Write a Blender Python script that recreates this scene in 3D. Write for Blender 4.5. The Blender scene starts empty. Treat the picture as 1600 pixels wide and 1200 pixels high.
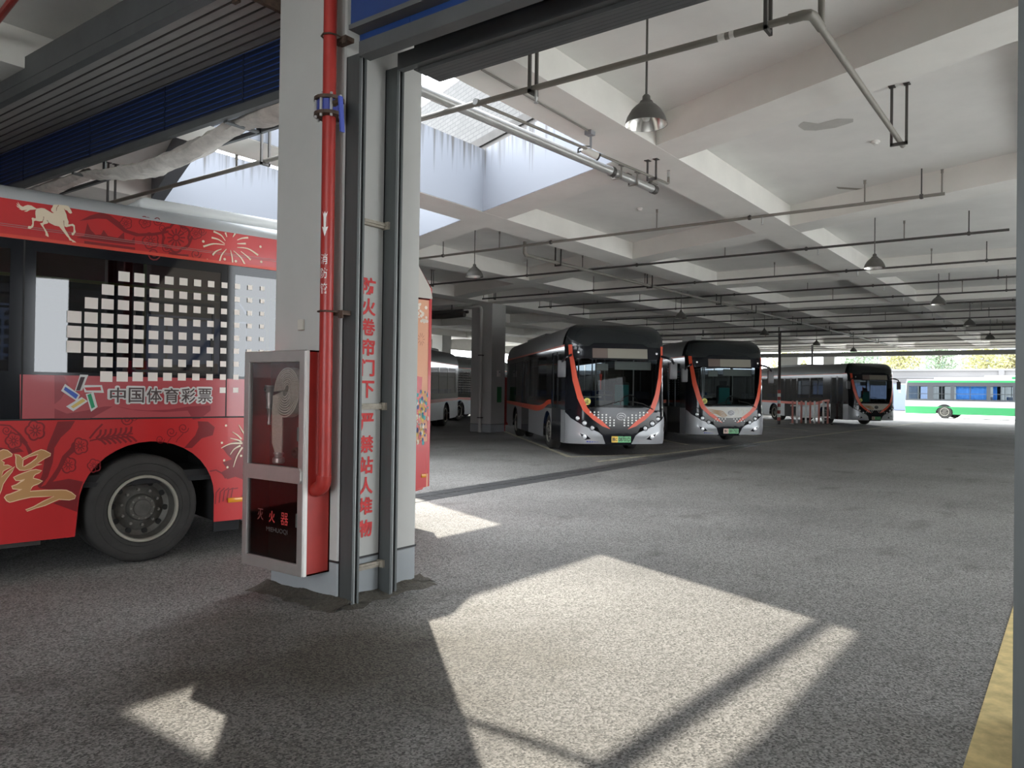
import bpy, bmesh, math, random
from mathutils import Vector, Matrix, Quaternion, noise
from mathutils.geometry import tessellate_polygon
random.seed(7)
S = bpy.context.scene
C = S.collection
PI = math.pi
R = math.radians
# ---------------------------------------------------------------- camera, sky, sun, exposure
# world: x = along the drive lane, y = across it towards the parked rows, z = up
PIT, ROL, YAW = R(0.5), R(0.81), R(36.4)
fw = Vector((math.cos(YAW)*math.cos(PIT), math.sin(YAW)*math.cos(PIT), math.sin(PIT)))
rt = Vector((math.sin(YAW), -math.cos(YAW), 0.0))
up = rt.cross(fw)
r2 = rt*math.cos(ROL) + up*math.sin(ROL)
u2 = -rt*math.sin(ROL) + up*math.cos(ROL)
cam = bpy.data.objects.new('camera', bpy.data.cameras.new('camera'))
C.objects.link(cam)
M = Matrix((r2, u2, -fw)).transposed().to_4x4()
M.translation = Vector((0, 0, 1.58))
cam.matrix_world = M
cam.data.sensor_fit = 'HORIZONTAL'
cam.data.sensor_width = 36.0
cam.data.lens = 36.0*1200.0/1600.0
cam.data.clip_end = 500
S.camera = cam
S.cycles.transparent_max_bounces = 24
S.cycles.sample_clamp_indirect = 6.0
S.view_settings.view_transform = 'Standard'
S.view_settings.look = 'None'
S.view_settings.gamma = 1.0
S.view_settings.use_curve_mapping = False
S.view_settings.exposure = 1.3
W = bpy.data.worlds.new('sky')
S.world = W
W.use_nodes = True
wn = W.node_tree.nodes
bg = wn['Background']
bg.inputs['Color'].default_value = (0.90, 0.95, 1.0, 1)
bg.inputs['Strength'].default_value = 4.0
sl = bpy.data.lights.new('sun', 'SUN')
sl.energy = 2.9
sl.color = (1.0, 0.93, 0.80)
sl.angle = R(0.7)
sun = bpy.data.objects.new('sun', sl)
C.objects.link(sun)
sd = Vector((-0.657*math.cos(R(41.7)), -0.754*math.cos(R(41.7)), -math.sin(R(41.7))))
sun.rotation_euler = sd.to_track_quat('-Z', 'Y').to_euler()
sun.location = (20, 20, 30)
# ---------------------------------------------------------------- materials
MATS = {}
def mat(name, col, rough=0.6, metal=0.0, var=0.0, vscale=4.0, bump=0.0, bscale=60.0, spec=0.5, stretch=None, emis=None, coat=0.0):
    if name in MATS:
        return MATS[name]
    m = bpy.data.materials.new(name)
    m.use_nodes = True
    nt = m.node_tree
    b = nt.nodes['Principled BSDF']
    b.inputs['Base Color'].default_value = (*col, 1)
    b.inputs['Roughness'].default_value = rough
    b.inputs['Metallic'].default_value = metal
    b.inputs['Specular IOR Level'].default_value = spec
    if coat:
        b.inputs['Coat Weight'].default_value = coat
        b.inputs['Coat Roughness'].default_value = 0.05
    tc = nt.nodes.new('ShaderNodeTexCoord')
    src = tc.outputs['Object']
    if stretch:
        mp = nt.nodes.new('ShaderNodeMapping')
        mp.inputs['Scale'].default_value = stretch
        nt.links.new(src, mp.inputs['Vector'])
        src = mp.outputs['Vector']
    if var:
        n = nt.nodes.new('ShaderNodeTexNoise')
        n.inputs['Scale'].default_value = vscale
        n.inputs['Detail'].default_value = 5
        n.inputs['Roughness'].default_value = 0.62
        nt.links.new(src, n.inputs['Vector'])
        cr = nt.nodes.new('ShaderNodeValToRGB')
        cr.color_ramp.elements[0].position = 0.3
        cr.color_ramp.elements[1].position = 0.7
        cr.color_ramp.elements[0].color = (*[max(0, c*(1-var)) for c in col], 1)
        cr.color_ramp.elements[1].color = (*[min(1, c*(1+var)) for c in col], 1)
        nt.links.new(n.outputs['Fac'], cr.inputs['Fac'])
        nt.links.new(cr.outputs['Color'], b.inputs['Base Color'])
    if bump:
        n2 = nt.nodes.new('ShaderNodeTexNoise')
        n2.inputs['Scale'].default_value = bscale
        n2.inputs['Detail'].default_value = 3
        nt.links.new(tc.outputs['Object'], n2.inputs['Vector'])
        bp = nt.nodes.new('ShaderNodeBump')
        bp.inputs['Strength'].default_value = bump
        bp.inputs['Distance'].default_value = 0.01
        nt.links.new(n2.outputs['Fac'], bp.inputs['Height'])
        nt.links.new(bp.outputs['Normal'], b.inputs['Normal'])
    if emis:
        b.inputs['Emission Color'].default_value = (*emis[0], 1)
        b.inputs['Emission Strength'].default_value = emis[1]
    MATS[name] = m
    return m
def glass(name, tint, rough=0.01, ior=1.5):
    if name in MATS:
        return MATS[name]
    m = bpy.data.materials.new(name)
    m.use_nodes = True
    nt = m.node_tree
    nt.nodes.remove(nt.nodes['Principled BSDF'])
    out = nt.nodes['Material Output']
    t = nt.nodes.new('ShaderNodeBsdfTransparent')
    t.inputs['Color'].default_value = (*tint, 1)
    g = nt.nodes.new('ShaderNodeBsdfGlossy')
    g.inputs['Roughness'].default_value = rough
    f = nt.nodes.new('ShaderNodeFresnel')
    # a thin pane: the far face of the sheet reflects like the near one
    ge = nt.nodes.new('ShaderNodeNewGeometry')
    mr = nt.nodes.new('ShaderNodeMapRange')
    mr.inputs['To Min'].default_value = ior
    mr.inputs['To Max'].default_value = 1/ior
    nt.links.new(ge.outputs['Backfacing'], mr.inputs['Value'])
    nt.links.new(mr.outputs['Result'], f.inputs['IOR'])
    mx = nt.nodes.new('ShaderNodeMixShader')
    nt.links.new(f.outputs['Fac'], mx.inputs['Fac'])
    nt.links.new(t.outputs['BSDF'], mx.inputs[1])
    nt.links.new(g.outputs['BSDF'], mx.inputs[2])
    nt.links.new(mx.outputs['Shader'], out.inputs['Surface'])
    MATS[name] = m
    return m
def asphalt():
    m = bpy.data.materials.new('asphalt')
    m.use_nodes = True
    nt = m.node_tree
    N, Lk = nt.nodes, nt.links
    b = N['Principled BSDF']
    b.inputs['Roughness'].default_value = 0.72
    b.inputs['Specular IOR Level'].default_value = 0.35
    tc = N.new('ShaderNodeTexCoord')
    v = N.new('ShaderNodeTexVoronoi')
    v.inputs['Scale'].default_value = 90
    Lk.new(tc.outputs['Object'], v.inputs['Vector'])
    fine = N.new('ShaderNodeTexNoise')
    fine.inputs['Scale'].default_value = 95
    fine.inputs['Detail'].default_value = 3
    Lk.new(tc.outputs['Object'], fine.inputs['Vector'])
    big = N.new('ShaderNodeTexNoise')
    big.inputs['Scale'].default_value = 0.45
    big.inputs['Detail'].default_value = 6
    Lk.new(tc.outputs['Object'], big.inputs['Vector'])
    r1 = N.new('ShaderNodeValToRGB')
    e = r1.color_ramp.elements
    e[0].position, e[0].color = 0.28, (0.078, 0.077, 0.073, 1)
    e[1].position, e[1].color = 0.72, (0.38, 0.369, 0.351, 1)
    vs = N.new('ShaderNodeSeparateColor')
    Lk.new(v.outputs['Color'], vs.inputs['Color'])
    gm = N.new('ShaderNodeMix')
    gm.inputs['Factor'].default_value = 0.42
    Lk.new(fine.outputs['Fac'], gm.inputs['A'])
    Lk.new(vs.outputs['Red'], gm.inputs['B'])
    Lk.new(gm.outputs['Result'], r1.inputs['Fac'])
    r2_ = N.new('ShaderNodeValToRGB')
    e = r2_.color_ramp.elements
    e[0].position, e[0].color = 0.3, (0.70, 0.70, 0.70, 1)
    e[1].position, e[1].color = 0.7, (1.1, 1.1, 1.1, 1)
    Lk.new(big.outputs['Fac'], r2_.inputs['Fac'])
    mx = N.new('ShaderNodeMix')
    mx.data_type = 'RGBA'
    mx.blend_type = 'MULTIPLY'
    mx.inputs['Factor'].default_value = 1
    Lk.new(r1.outputs['Color'], mx.inputs['A'])
    Lk.new(r2_.outputs['Color'], mx.inputs['B'])
    # oil and tyre stains: a sparse darker noise stretched along the lane
    mp = N.new('ShaderNodeMapping')
    mp.inputs['Scale'].default_value = (0.7, 1.3, 1)
    Lk.new(tc.outputs['Object'], mp.inputs['Vector'])
    st = N.new('ShaderNodeTexNoise')
    st.inputs['Scale'].default_value = 1.3
    st.inputs['Detail'].default_value = 7
    Lk.new(mp.outputs['Vector'], st.inputs['Vector'])
    r3 = N.new('ShaderNodeValToRGB')
    e = r3.color_ramp.elements
    e[0].position, e[0].color = 0.27, (0.66, 0.65, 0.64, 1)
    e[1].position, e[1].color = 0.40, (1, 1, 1, 1)
    Lk.new(st.outputs['Fac'], r3.inputs['Fac'])
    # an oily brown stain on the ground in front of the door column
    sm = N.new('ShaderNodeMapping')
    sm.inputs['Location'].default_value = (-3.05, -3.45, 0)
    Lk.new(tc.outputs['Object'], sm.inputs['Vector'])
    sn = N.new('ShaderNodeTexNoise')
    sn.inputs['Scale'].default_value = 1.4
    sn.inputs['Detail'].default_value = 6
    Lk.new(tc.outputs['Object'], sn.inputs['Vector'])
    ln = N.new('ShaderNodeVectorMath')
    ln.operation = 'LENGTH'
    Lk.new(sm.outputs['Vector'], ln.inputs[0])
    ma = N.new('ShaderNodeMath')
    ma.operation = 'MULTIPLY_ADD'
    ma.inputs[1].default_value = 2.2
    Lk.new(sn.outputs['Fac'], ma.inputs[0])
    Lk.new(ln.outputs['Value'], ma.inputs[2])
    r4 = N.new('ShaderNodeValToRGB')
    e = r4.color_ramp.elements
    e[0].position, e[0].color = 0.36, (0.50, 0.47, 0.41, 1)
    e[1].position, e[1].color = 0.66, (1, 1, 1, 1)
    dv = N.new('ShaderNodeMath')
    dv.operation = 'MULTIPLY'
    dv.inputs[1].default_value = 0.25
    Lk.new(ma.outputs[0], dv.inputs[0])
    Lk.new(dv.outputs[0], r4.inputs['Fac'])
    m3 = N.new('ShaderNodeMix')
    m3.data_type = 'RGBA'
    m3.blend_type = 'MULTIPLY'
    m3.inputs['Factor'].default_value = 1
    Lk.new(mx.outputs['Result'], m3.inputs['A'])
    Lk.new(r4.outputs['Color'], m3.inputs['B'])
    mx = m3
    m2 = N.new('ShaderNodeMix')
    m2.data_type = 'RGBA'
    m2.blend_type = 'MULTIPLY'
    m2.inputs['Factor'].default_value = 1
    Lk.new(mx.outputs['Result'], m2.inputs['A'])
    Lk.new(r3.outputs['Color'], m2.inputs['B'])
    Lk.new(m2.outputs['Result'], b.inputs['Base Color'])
    bp = N.new('ShaderNodeBump')
    bp.inputs['Strength'].default_value = 0.4
    bp.inputs['Distance'].default_value = 0.008
    Lk.new(v.outputs['Distance'], bp.inputs['Height'])
    Lk.new(bp.outputs['Normal'], b.inputs['Normal'])
    MATS['asphalt'] = m
    return m
asphalt()
def stained(name, col, dark, z0, z1, wid=9.0):
    """painted concrete with dirt runs hanging down from its top edge (z1 to about z0)"""
    m = bpy.data.materials.new(name)
    m.use_nodes = True
    nt = m.node_tree
    N, Lk = nt.nodes, nt.links
    b = N['Principled BSDF']
    b.inputs['Roughness'].default_value = 0.7
    tc = N.new('ShaderNodeTexCoord')
    mp = N.new('ShaderNodeMapping')
    mp.inputs['Scale'].default_value = (wid, wid, 0.35)
    Lk.new(tc.outputs['Object'], mp.inputs['Vector'])
    n = N.new('ShaderNodeTexNoise')
    n.inputs['Scale'].default_value = 1.0
    n.inputs['Detail'].default_value = 6
    Lk.new(mp.outputs['Vector'], n.inputs['Vector'])
    sp = N.new('ShaderNodeSeparateXYZ')
    Lk.new(tc.outputs['Object'], sp.inputs['Vector'])
    mr = N.new('ShaderNodeMapRange')
    mr.inputs['From Min'].default_value = z0
    mr.inputs['From Max'].default_value = z1
    mr.inputs['To Min'].default_value = -0.28
    mr.inputs['To Max'].default_value = 0.06
    Lk.new(sp.outputs['Z'], mr.inputs['Value'])
    ad = N.new('ShaderNodeMath')
    ad.operation = 'ADD'
    Lk.new(n.outputs['Fac'], ad.inputs[0])
    Lk.new(mr.outputs['Result'], ad.inputs[1])
    cr = N.new('ShaderNodeValToRGB')
    e = cr.color_ramp.elements
    e[0].position, e[0].color = 0.46, (*col, 1)
    e[1].position, e[1].color = 0.66, (*dark, 1)
    Lk.new(ad.outputs[0], cr.inputs['Fac'])
    Lk.new(cr.outputs['Color'], b.inputs['Base Color'])
    MATS[name] = m
    return m
ceil_m = mat('ceiling_paint', (0.80, 0.79, 0.755), 0.85, var=0.07, vscale=0.7, bump=0.1, bscale=30)
beam_m = mat('beam_paint', (0.80, 0.785, 0.74), 0.85, var=0.06, vscale=0.9)
col_m = mat('column_paint', (0.46, 0.46, 0.44), 0.75, var=0.05, vscale=1.5)
pl_m = mat('plinth_paint', (0.30, 0.32, 0.33), 0.75, var=0.06, vscale=3)
ups_m = stained('upstand_paint', (0.165, 0.177, 0.202), (0.065, 0.062, 0.06), 5.0, 6.0)
steel_m = mat('grey_steel', (0.085, 0.092, 0.092), 0.5, 0.3, var=0.12, vscale=2, stretch=(6, 6, 0.6))
steel2_m = mat('light_steel_edge', (0.42, 0.42, 0.42), 0.45, 0.5)
blk_m = mat('black_rubber', (0.012, 0.012, 0.012), 0.6)
pipe_m = mat('pipe_grey_paint', (0.23, 0.215, 0.19), 0.5, 0.1, var=0.08, vscale=3)
pipe_d = mat('pipe_dark', (0.085, 0.08, 0.075), 0.5, 0.3)
galv = mat('galvanised_pipe', (0.50, 0.50, 0.49), 0.38, 0.55, var=0.1, vscale=5)
red_m = mat('fire_red_paint', (0.34, 0.026, 0.02), 0.40, var=0.12, vscale=4)
white_m = mat('white_paint', (0.78, 0.77, 0.74), 0.6)
alu_m = mat('brushed_aluminium', (0.50, 0.48, 0.46), 0.42, 0.7, var=0.05, vscale=8)
# ---------------------------------------------------------------- helpers
def tag(o, label=None, cat=None, group=None, kind=None):
    if label: o['label'] = label
    if cat: o['category'] = cat
    if group: o['group'] = group
    if kind: o['kind'] = kind
    return o
def thing(name, label, cat, loc=(0, 0, 0), rotz=0.0, group=None):
    o = bpy.data.objects.new(name, None)
    o.empty_display_size = 0.2
    C.objects.link(o)
    o.location = loc
    o.rotation_euler = (0, 0, rotz)
    return tag(o, label, cat, group)
def obj(name, bm, m, parent=None, smooth=False, label=None):
    me = bpy.data.meshes.new(name)
    bmesh.ops.recalc_face_normals(bm, faces=bm.faces[:])
    bm.to_mesh(me)
    bm.free()
    for x in (m if isinstance(m, (list, tuple)) else [m]):
        me.materials.append(MATS[x] if isinstance(x, str) else x)
    if smooth:
        me.polygons.foreach_set('use_smooth', [True]*len(me.polygons))
        try:
            me.set_sharp_from_angle(angle=R(38))
        except Exception:
            pass
    o = bpy.data.objects.new(name, me)
    C.objects.link(o)
    if parent: o.parent = parent
    if label: o['label'] = label
    return o
def struct(name, bm, m, smooth=False, parent=None):
    o = obj(name, bm, m, parent, smooth)
    if not parent: o['kind'] = 'structure'
    return o
def BM(): return bmesh.new()
def box(bm, x0, x1, y0, y1, z0, z1, mi=0):
    v = [bm.verts.new(p) for p in ((x0,y0,z0),(x1,y0,z0),(x1,y1,z0),(x0,y1,z0),(x0,y0,z1),(x1,y0,z1),(x1,y1,z1),(x0,y1,z1))]
    for f in ((3,2,1,0),(4,5,6,7),(0,1,5,4),(1,2,6,5),(2,3,7,6),(3,0,4,7)):
        bm.faces.new([v[i] for i in f]).material_index = mi
    return bm
def rbox(bm, x0, x1, y0, y1, z0, z1, r=0.02, seg=2):
    t = BM()
    box(t, x0, x1, y0, y1, z0, z1)
    bmesh.ops.bevel(t, geom=t.edges[:], offset=r, segments=seg, affect='EDGES', profile=0.5)
    me = bpy.data.meshes.new('t'); t.to_mesh(me); t.free()
    bm.from_mesh(me); bpy.data.meshes.remove(me)
    return bm
def quadprism(bm, pts, z0, z1):
    lo = [bm.verts.new((x, y, z0)) for x, y in pts]
    hi = [bm.verts.new((x, y, z1)) for x, y in pts]
    n = len(pts)
    bm.faces.new(lo[::-1]); bm.faces.new(hi)
    for i in range(n):
        bm.faces.new((lo[i], lo[(i+1) % n], hi[(i+1) % n], hi[i]))
    return bm
def cyl(bm, p0, p1, r, seg=12, r1=None, cap=True):
    p0, p1 = Vector(p0), Vector(p1)
    d = (p1-p0).normalized()
    a = d.orthogonal().normalized()
    b = d.cross(a)
    if r1 is None: r1 = r
    A = [bm.verts.new(p0 + (a*math.cos(2*PI*i/seg) + b*math.sin(2*PI*i/seg))*r) for i in range(seg)]
    B = [bm.verts.new(p1 + (a*math.cos(2*PI*i/seg) + b*math.sin(2*PI*i/seg))*r1) for i in range(seg)]
    for i in range(seg):
        bm.faces.new((A[i], A[(i+1) % seg], B[(i+1) % seg], B[i]))
    if cap:
        bm.faces.new(A[::-1]); bm.faces.new(B)
    return bm
def tube(bm, pts, r, seg=10):
    """round tube along a polyline, mitred at its corners"""
    pts = [Vector(p) for p in pts]
    n = len(pts)
    tang = []
    for i in range(n):
        a = (pts[i]-pts[i-1]).normalized() if i else None
        b = (pts[i+1]-pts[i]).normalized() if i < n-1 else None
        tang.append(((a or b)+(b or a)).normalized())
    nrm = tang[0].orthogonal().normalized()
    rings = []
    for i in range(n):
        nrm = (nrm - tang[i]*nrm.dot(tang[i])).normalized()
        bi = tang[i].cross(nrm)
        k = 1.0
        if 0 < i < n-1:
            c = tang[i].dot((pts[i]-pts[i-1]).normalized())
            k = 1/max(0.6, c)
        rr = r[i] if isinstance(r, (list, tuple)) else r
        rings.append([bm.verts.new(pts[i] + (nrm*math.cos(2*PI*j/seg) + bi*math.sin(2*PI*j/seg))*rr*(k if k > 1 else 1)) for j in range(seg)])
    for i in range(n-1):
        for j in range(seg):
            bm.faces.new((rings[i][j], rings[i][(j+1) % seg], rings[i+1][(j+1) % seg], rings[i+1][j]))
    bm.faces.new(rings[0][::-1]); bm.faces.new(rings[-1])
    return bm
def lathe(bm, prof, center=(0, 0, 0), axis='Z', seg=24, mi=0):
    """prof: list of (radius, height along axis)"""
    cx, cy, cz = center
    rings = []
    for r, h in prof:
        ring = []
        for i in range(seg if r > 1e-5 else 1):
            a = 2*PI*i/seg
            u, v = r*math.cos(a), r*math.sin(a)
            p = (cx+u, cy+v, cz+h) if axis == 'Z' else ((cx+u, cy+h, cz+v) if axis == 'Y' else (cx+h, cy+u, cz+v))
            ring.append(bm.verts.new(p))
        rings.append(ring)
    for A, B in zip(rings, rings[1:]):
        if len(A) == 1 and len(B) == 1: continue
        for i in range(seg):
            j = (i+1) % seg
            if len(A) == 1: f = (A[0], B[i], B[j])
            elif len(B) == 1: f = (A[i], B[0], A[j])
            else: f = (A[i], A[j], B[j], B[i])
            bm.faces.new(f).material_index = mi
    return bm
def poly2(bm, loops, fn, maxlen=None, mi=0):
    """flat polygon (outer loop plus holes, 2-D) tessellated, cut fine if asked, mapped to 3-D by fn"""
    loops3 = [[Vector((a, b, 0)) for a, b in l] for l in loops]
    flat = [p for l in loops3 for p in l]
    t = BM()
    vs = [t.verts.new(p) for p in flat]
    for tri in tessellate_polygon(loops3):
        if len(set(tri)) == 3:
            try: t.faces.new([vs[i] for i in tri])
            except ValueError: pass
    if maxlen:
        for _ in range(6):
            ed = [e for e in t.edges if e.calc_length() > maxlen]
            if not ed: break
            bmesh.ops.subdivide_edges(t, edges=ed, cuts=1)
            bmesh.ops.triangulate(t, faces=t.faces[:])
    mp = {}
    for v in t.verts: mp[v] = bm.verts.new(fn(v.co.x, v.co.y))
    for f in t.faces:
        try: bm.faces.new([mp[v] for v in f.verts]).material_index = mi
        except ValueError: pass
    t.free()
    return bm
def ribbon(bm, pts, w0, w1, fn, wm=None, mi=0):
    """a drawn stroke of changing width on a surface"""
    n = len(pts)
    A, B = [], []
    for i, (x, y) in enumerate(pts):
        x0, y0 = pts[max(0, i-1)]; x1, y1 = pts[min(n-1, i+1)]
        dx, dy = x1-x0, y1-y0
        l = math.hypot(dx, dy) or 1
        t = i/(n-1)
        w = (w0*(1-t) + w1*t if wm is None else (w0*(1-2*t)+wm*2*t if t < .5 else wm*(2-2*t)+w1*(2*t-1)))/2
        A.append(bm.verts.new(fn(x - dy/l*w, y + dx/l*w)))
        B.append(bm.verts.new(fn(x + dy/l*w, y - dx/l*w)))
    for i in range(n-1):
        bm.faces.new((A[i], A[i+1], B[i+1], B[i])).material_index = mi
def curve_pts(pts, n=6):
    """smooth a polyline (Catmull-Rom)"""
    out = []
    P = [pts[0]] + list(pts) + [pts[-1]]
    for i in range(1, len(P)-2):
        for k in range(n):
            t = k/n
            q = []
            for a in (0, 1):
                p0, p1, p2, p3 = P[i-1][a], P[i][a], P[i+1][a], P[i+2][a]
                q.append(0.5*(2*p1 + (p2-p0)*t + (2*p0-5*p1+4*p2-p3)*t*t + (3*p1-p0-3*p2+p3)*t**3))
            out.append(tuple(q))
    out.append(tuple(pts[-1]))
    return out
def disc(bm, cx, cy, r, fn, n=14, ry=None, mi=0):
    poly2(bm, [[(cx+r*math.cos(2*PI*i/n), cy+(ry or r)*math.sin(2*PI*i/n)) for i in range(n)]], fn, mi=mi)
def text_mesh(body, bold=0.0):
    """glyph outlines as (verts, faces); about 1 unit high"""
    c = bpy.data.curves.new('glyphs', 'FONT')
    c.body = body
    c.offset = bold
    c.resolution_u = 3
    o = bpy.data.objects.new('glyphs', c)
    C.objects.link(o)
    dg = bpy.context.evaluated_depsgraph_get()
    dg.update()
    me = bpy.data.meshes.new_from_object(o.evaluated_get(dg))
    V = [(v.co.x, v.co.y) for v in me.vertices]
    F = [tuple(p.vertices) for p in me.polygons]
    bpy.data.objects.remove(o); bpy.data.curves.remove(c); bpy.data.meshes.remove(me)
    return V, F
def put_text(bm, body, fn, x0, y0, w, h, bold=0.0, mi=0):
    """lettering stretched to fill the box (x0, y0, w, h) of a surface"""
    V, F = text_mesh(body, min(bold, 0.01))
    if not V: return
    d = max(0.0, bold-0.01)
    if d:
        n_ = len(V)
        sh = [(0, 0)] + [(d*math.cos(a*PI/4), d*math.sin(a*PI/4)) for a in range(8)]
        V, F = [(x+p, y+q) for p, q in sh for x, y in V], [tuple(i+k*n_ for i in f) for k in range(9) for f in F]
    ax, bx = min(v[0] for v in V), max(v[0] for v in V)
    ay, by = min(v[1] for v in V), max(v[1] for v in V)
    vs = []
    nv = n_ if d else len(V)
    e = Vector(fn(x0, y0))
    nn = (Vector(fn(x0+w*.2, y0))-e).cross(Vector(fn(x0, y0+h*.2))-e).normalized()
    for i, (x, y) in enumerate(V):       # repeated strokes lie a hair apart, not in one plane
        vs.append(bm.verts.new(Vector(fn(x0 + (x-ax)/(bx-ax)*w, y0 + (y-ay)/(by-ay)*h)) + nn*(0.0001*(i//nv))))
    for f in F:
        try: bm.faces.new([vs[i] for i in f]).material_index = mi
        except ValueError: pass
# ---------------------------------------------------------------- the setting: floor, ceiling, beams, columns
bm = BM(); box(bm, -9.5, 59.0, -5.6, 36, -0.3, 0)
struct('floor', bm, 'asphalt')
yard_m = mat('yard_concrete', (0.74, 0.725, 0.69), 0.85, var=0.05, vscale=0.5)
bm = BM(); box(bm, 59.0, 260, -120, 160, -0.3, -0.004)
box(bm, -80, 59.0, -90, -5.6, -0.3, -0.004); box(bm, -80, -9.5, -5.6, 60, -0.3, -0.004); box(bm, -9.5, 59.0, 36, 90, -0.3, -0.004)
struct('ground', bm, yard_m)
SK = 0.40                                                   # the near bays are skewed: x grows 0.4 m per metre of y
def skx(x, y0, y): return x + SK*(y-y0)
HOLES = [[(5.43, 5.28), (9.57, 5.28), (skx(9.57, 5.28, 8.81), 8.81), (5.50, 8.81)],
         [(5.84, 9.58), (skx(9.57, 5.28, 9.58), 9.58), (skx(9.57, 5.28, 13.12), 13.12), (7.26, 13.12)]]
bm = BM()
outer = [(-9, -5.2), (58.2, -5.2), (58.2, 34.2), (-9, 34.2)]
poly2(bm, [outer] + [h[::-1] for h in HOLES], lambda a, b: (a, b, 5.25))
poly2(bm, [outer] + [h[::-1] for h in HOLES], lambda a, b: (a, b, 5.48), mi=1)
for i in range(4):
    a, b = outer[i], outer[(i+1) % 4]
    bm.faces.new([bm.verts.new(p) for p in ((*a, 5.25), (*b, 5.25), (*b, 5.48), (*a, 5.48))])
struct('ceiling', bm, [ceil_m, mat('roof_membrane', (0.07, 0.07, 0.072), 0.9)])
n = 0
def beam(pts, z0=4.85, z1=5.26, m=beam_m):
    global n
    n += 1
    b = BM(); quadprism(b, pts, z0, z1)
    return struct('ceiling_beam', b, m)
for y0, y1 in ((-5.2, -4.5), (-0.58, 0.18), (4.52, 5.28), (8.81, 9.58), (13.12, 13.9), (17.6, 18.4), (22.0, 22.8), (26.4, 27.2), (30.8, 31.6)):
    beam([(-9, y0), (58.0, y0), (58.0, y1), (-9, y1)])
beam([(3.80, -5.1), (4.62, -5.1), (4.62, 34), (3.80, 34)], 4.853)
beam([(-4.4, -5.1), (-3.6, -5.1), (-3.6, 34), (-4.4, 34)], 4.853)
for x, y in ((9.57, 5.28), (15.45, 5.28)):
    beam([(skx(x, y, -5.1), -5.1), (skx(x+.72, y, -5.1), -5.1), (skx(x+.72, y, 17.7), 17.7), (skx(x, y, 17.7), 17.7)], 4.853)
for x in (22.3, 29.6, 36.9, 44.2, 51.5):
    beam([(x, -5.1), (x+.8, -5.1), (x+.8, 34), (x, 34)], 4.853)
beam([(57.4, -5.2), (58.2, -5.2), (58.2, 34), (57.4, 34)], 4.74, 5.27)
beam([(57.5, -5.2), (58.1, -5.2), (58.1, 34), (57.5, 34)], 4.33, 4.62, mat('edge_beam_paint', (0.10, 0.10, 0.095), 0.85, var=0.08, vscale=2))
# skylight shafts: a white-painted upstand round each opening
for hi, h in enumerate(HOLES):
    bm = BM()
    cx = sum(p[0] for p in h)/4; cy = sum(p[1] for p in h)/4
    for i in range(4):
        a, b = h[i], h[(i+1) % 4]
        d = Vector((b[0]-a[0], b[1]-a[1], 0)).normalized()
        nn = Vector((d.y, -d.x, 0))
        if nn.dot(Vector((a[0]-cx, a[1]-cy, 0))) < 0: nn = -nn
        w = 0.20
        i0 = -0.012
        p = [(a[0]+nn.x*i0, a[1]+nn.y*i0), (b[0]+nn.x*i0, b[1]+nn.y*i0), (b[0]+nn.x*w, b[1]+nn.y*w), (a[0]+nn.x*w, a[1]+nn.y*w)]
        top = 5.62 if i in (0, 3) else 6.0
        quadprism(bm, p, 4.858, top)
    struct('wall_skylight_%d' % (hi+1), bm, ups_m)
# roof parapet beyond the skylights: plain plaster below, pale tiles above
def tile_mat():
    m = bpy.data.materials.new('parapet_tiles')
    m.use_nodes = True
    nt = m.node_tree
    b = nt.nodes['Principled BSDF']
    b.inputs['Roughness'].default_value = 0.6
    uv = nt.nodes.new('ShaderNodeTexCoord')
    mp = nt.nodes.new('ShaderNodeMapping')
    mp.inputs['Rotation'].default_value = (0, R(90), 0)
    br = nt.nodes.new('ShaderNodeTexBrick')
    br.inputs['Color1'].default_value = (0.072, 0.069, 0.065, 1)
    br.inputs['Color2'].default_value = (0.056, 0.054, 0.050, 1)
    br.inputs['Mortar'].default_value = (0.028, 0.027, 0.026, 1)
    br.inputs['Scale'].default_value = 1.0
    br.inputs['Brick Width'].default_value = 0.24
    br.inputs['Row Height'].default_value = 0.10
    br.inputs['Mortar Size'].default_value = 0.010
    cb = nt.nodes.new('ShaderNodeCombineXYZ')
    sp = nt.nodes.new('ShaderNodeSeparateXYZ')
    nt.links.new(uv.outputs['Object'], sp.inputs['Vector'])
    nt.links.new(sp.outputs['Y'], cb.inputs['X'])
    nt.links.new(sp.outputs['Z'], cb.inputs['Y'])
    nt.links.new(cb.outputs['Vector'], br.inputs['Vector'])
    nt.links.new(br.outputs['Color'], b.inputs['Base Color'])
    return m
TX = 11.07
pa = [(skx(TX, 5.28, 3.5), 3.5), (skx(TX, 5.28, 16), 16), (skx(TX+.25, 5.28, 16), 16), (skx(TX+.25, 5.28, 3.5), 3.5)]
bm = BM(); quadprism(bm, pa, 5.48, 6.98); struct('wall_parapet_base', bm, mat('parapet_plaster', (0.10, 0.093, 0.087), 0.85, var=0.12, vscale=2))
pb = [(skx(TX-.06, 5.28, 3.5), 3.5), (skx(TX-.06, 5.28, 16), 16), (skx(TX+.25, 5.28, 16), 16), (skx(TX+.25, 5.28, 3.5), 3.5)]
bm = BM(); quadprism(bm, pb, 6.98, 7.16); struct('trim_1', bm, mat('parapet_ledge', (0.06, 0.056, 0.052), 0.85, var=0.15, vscale=3))
bm = BM(); quadprism(bm, pa, 7.16, 8.85); struct('wall_parapet', bm, tile_mat())
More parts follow.
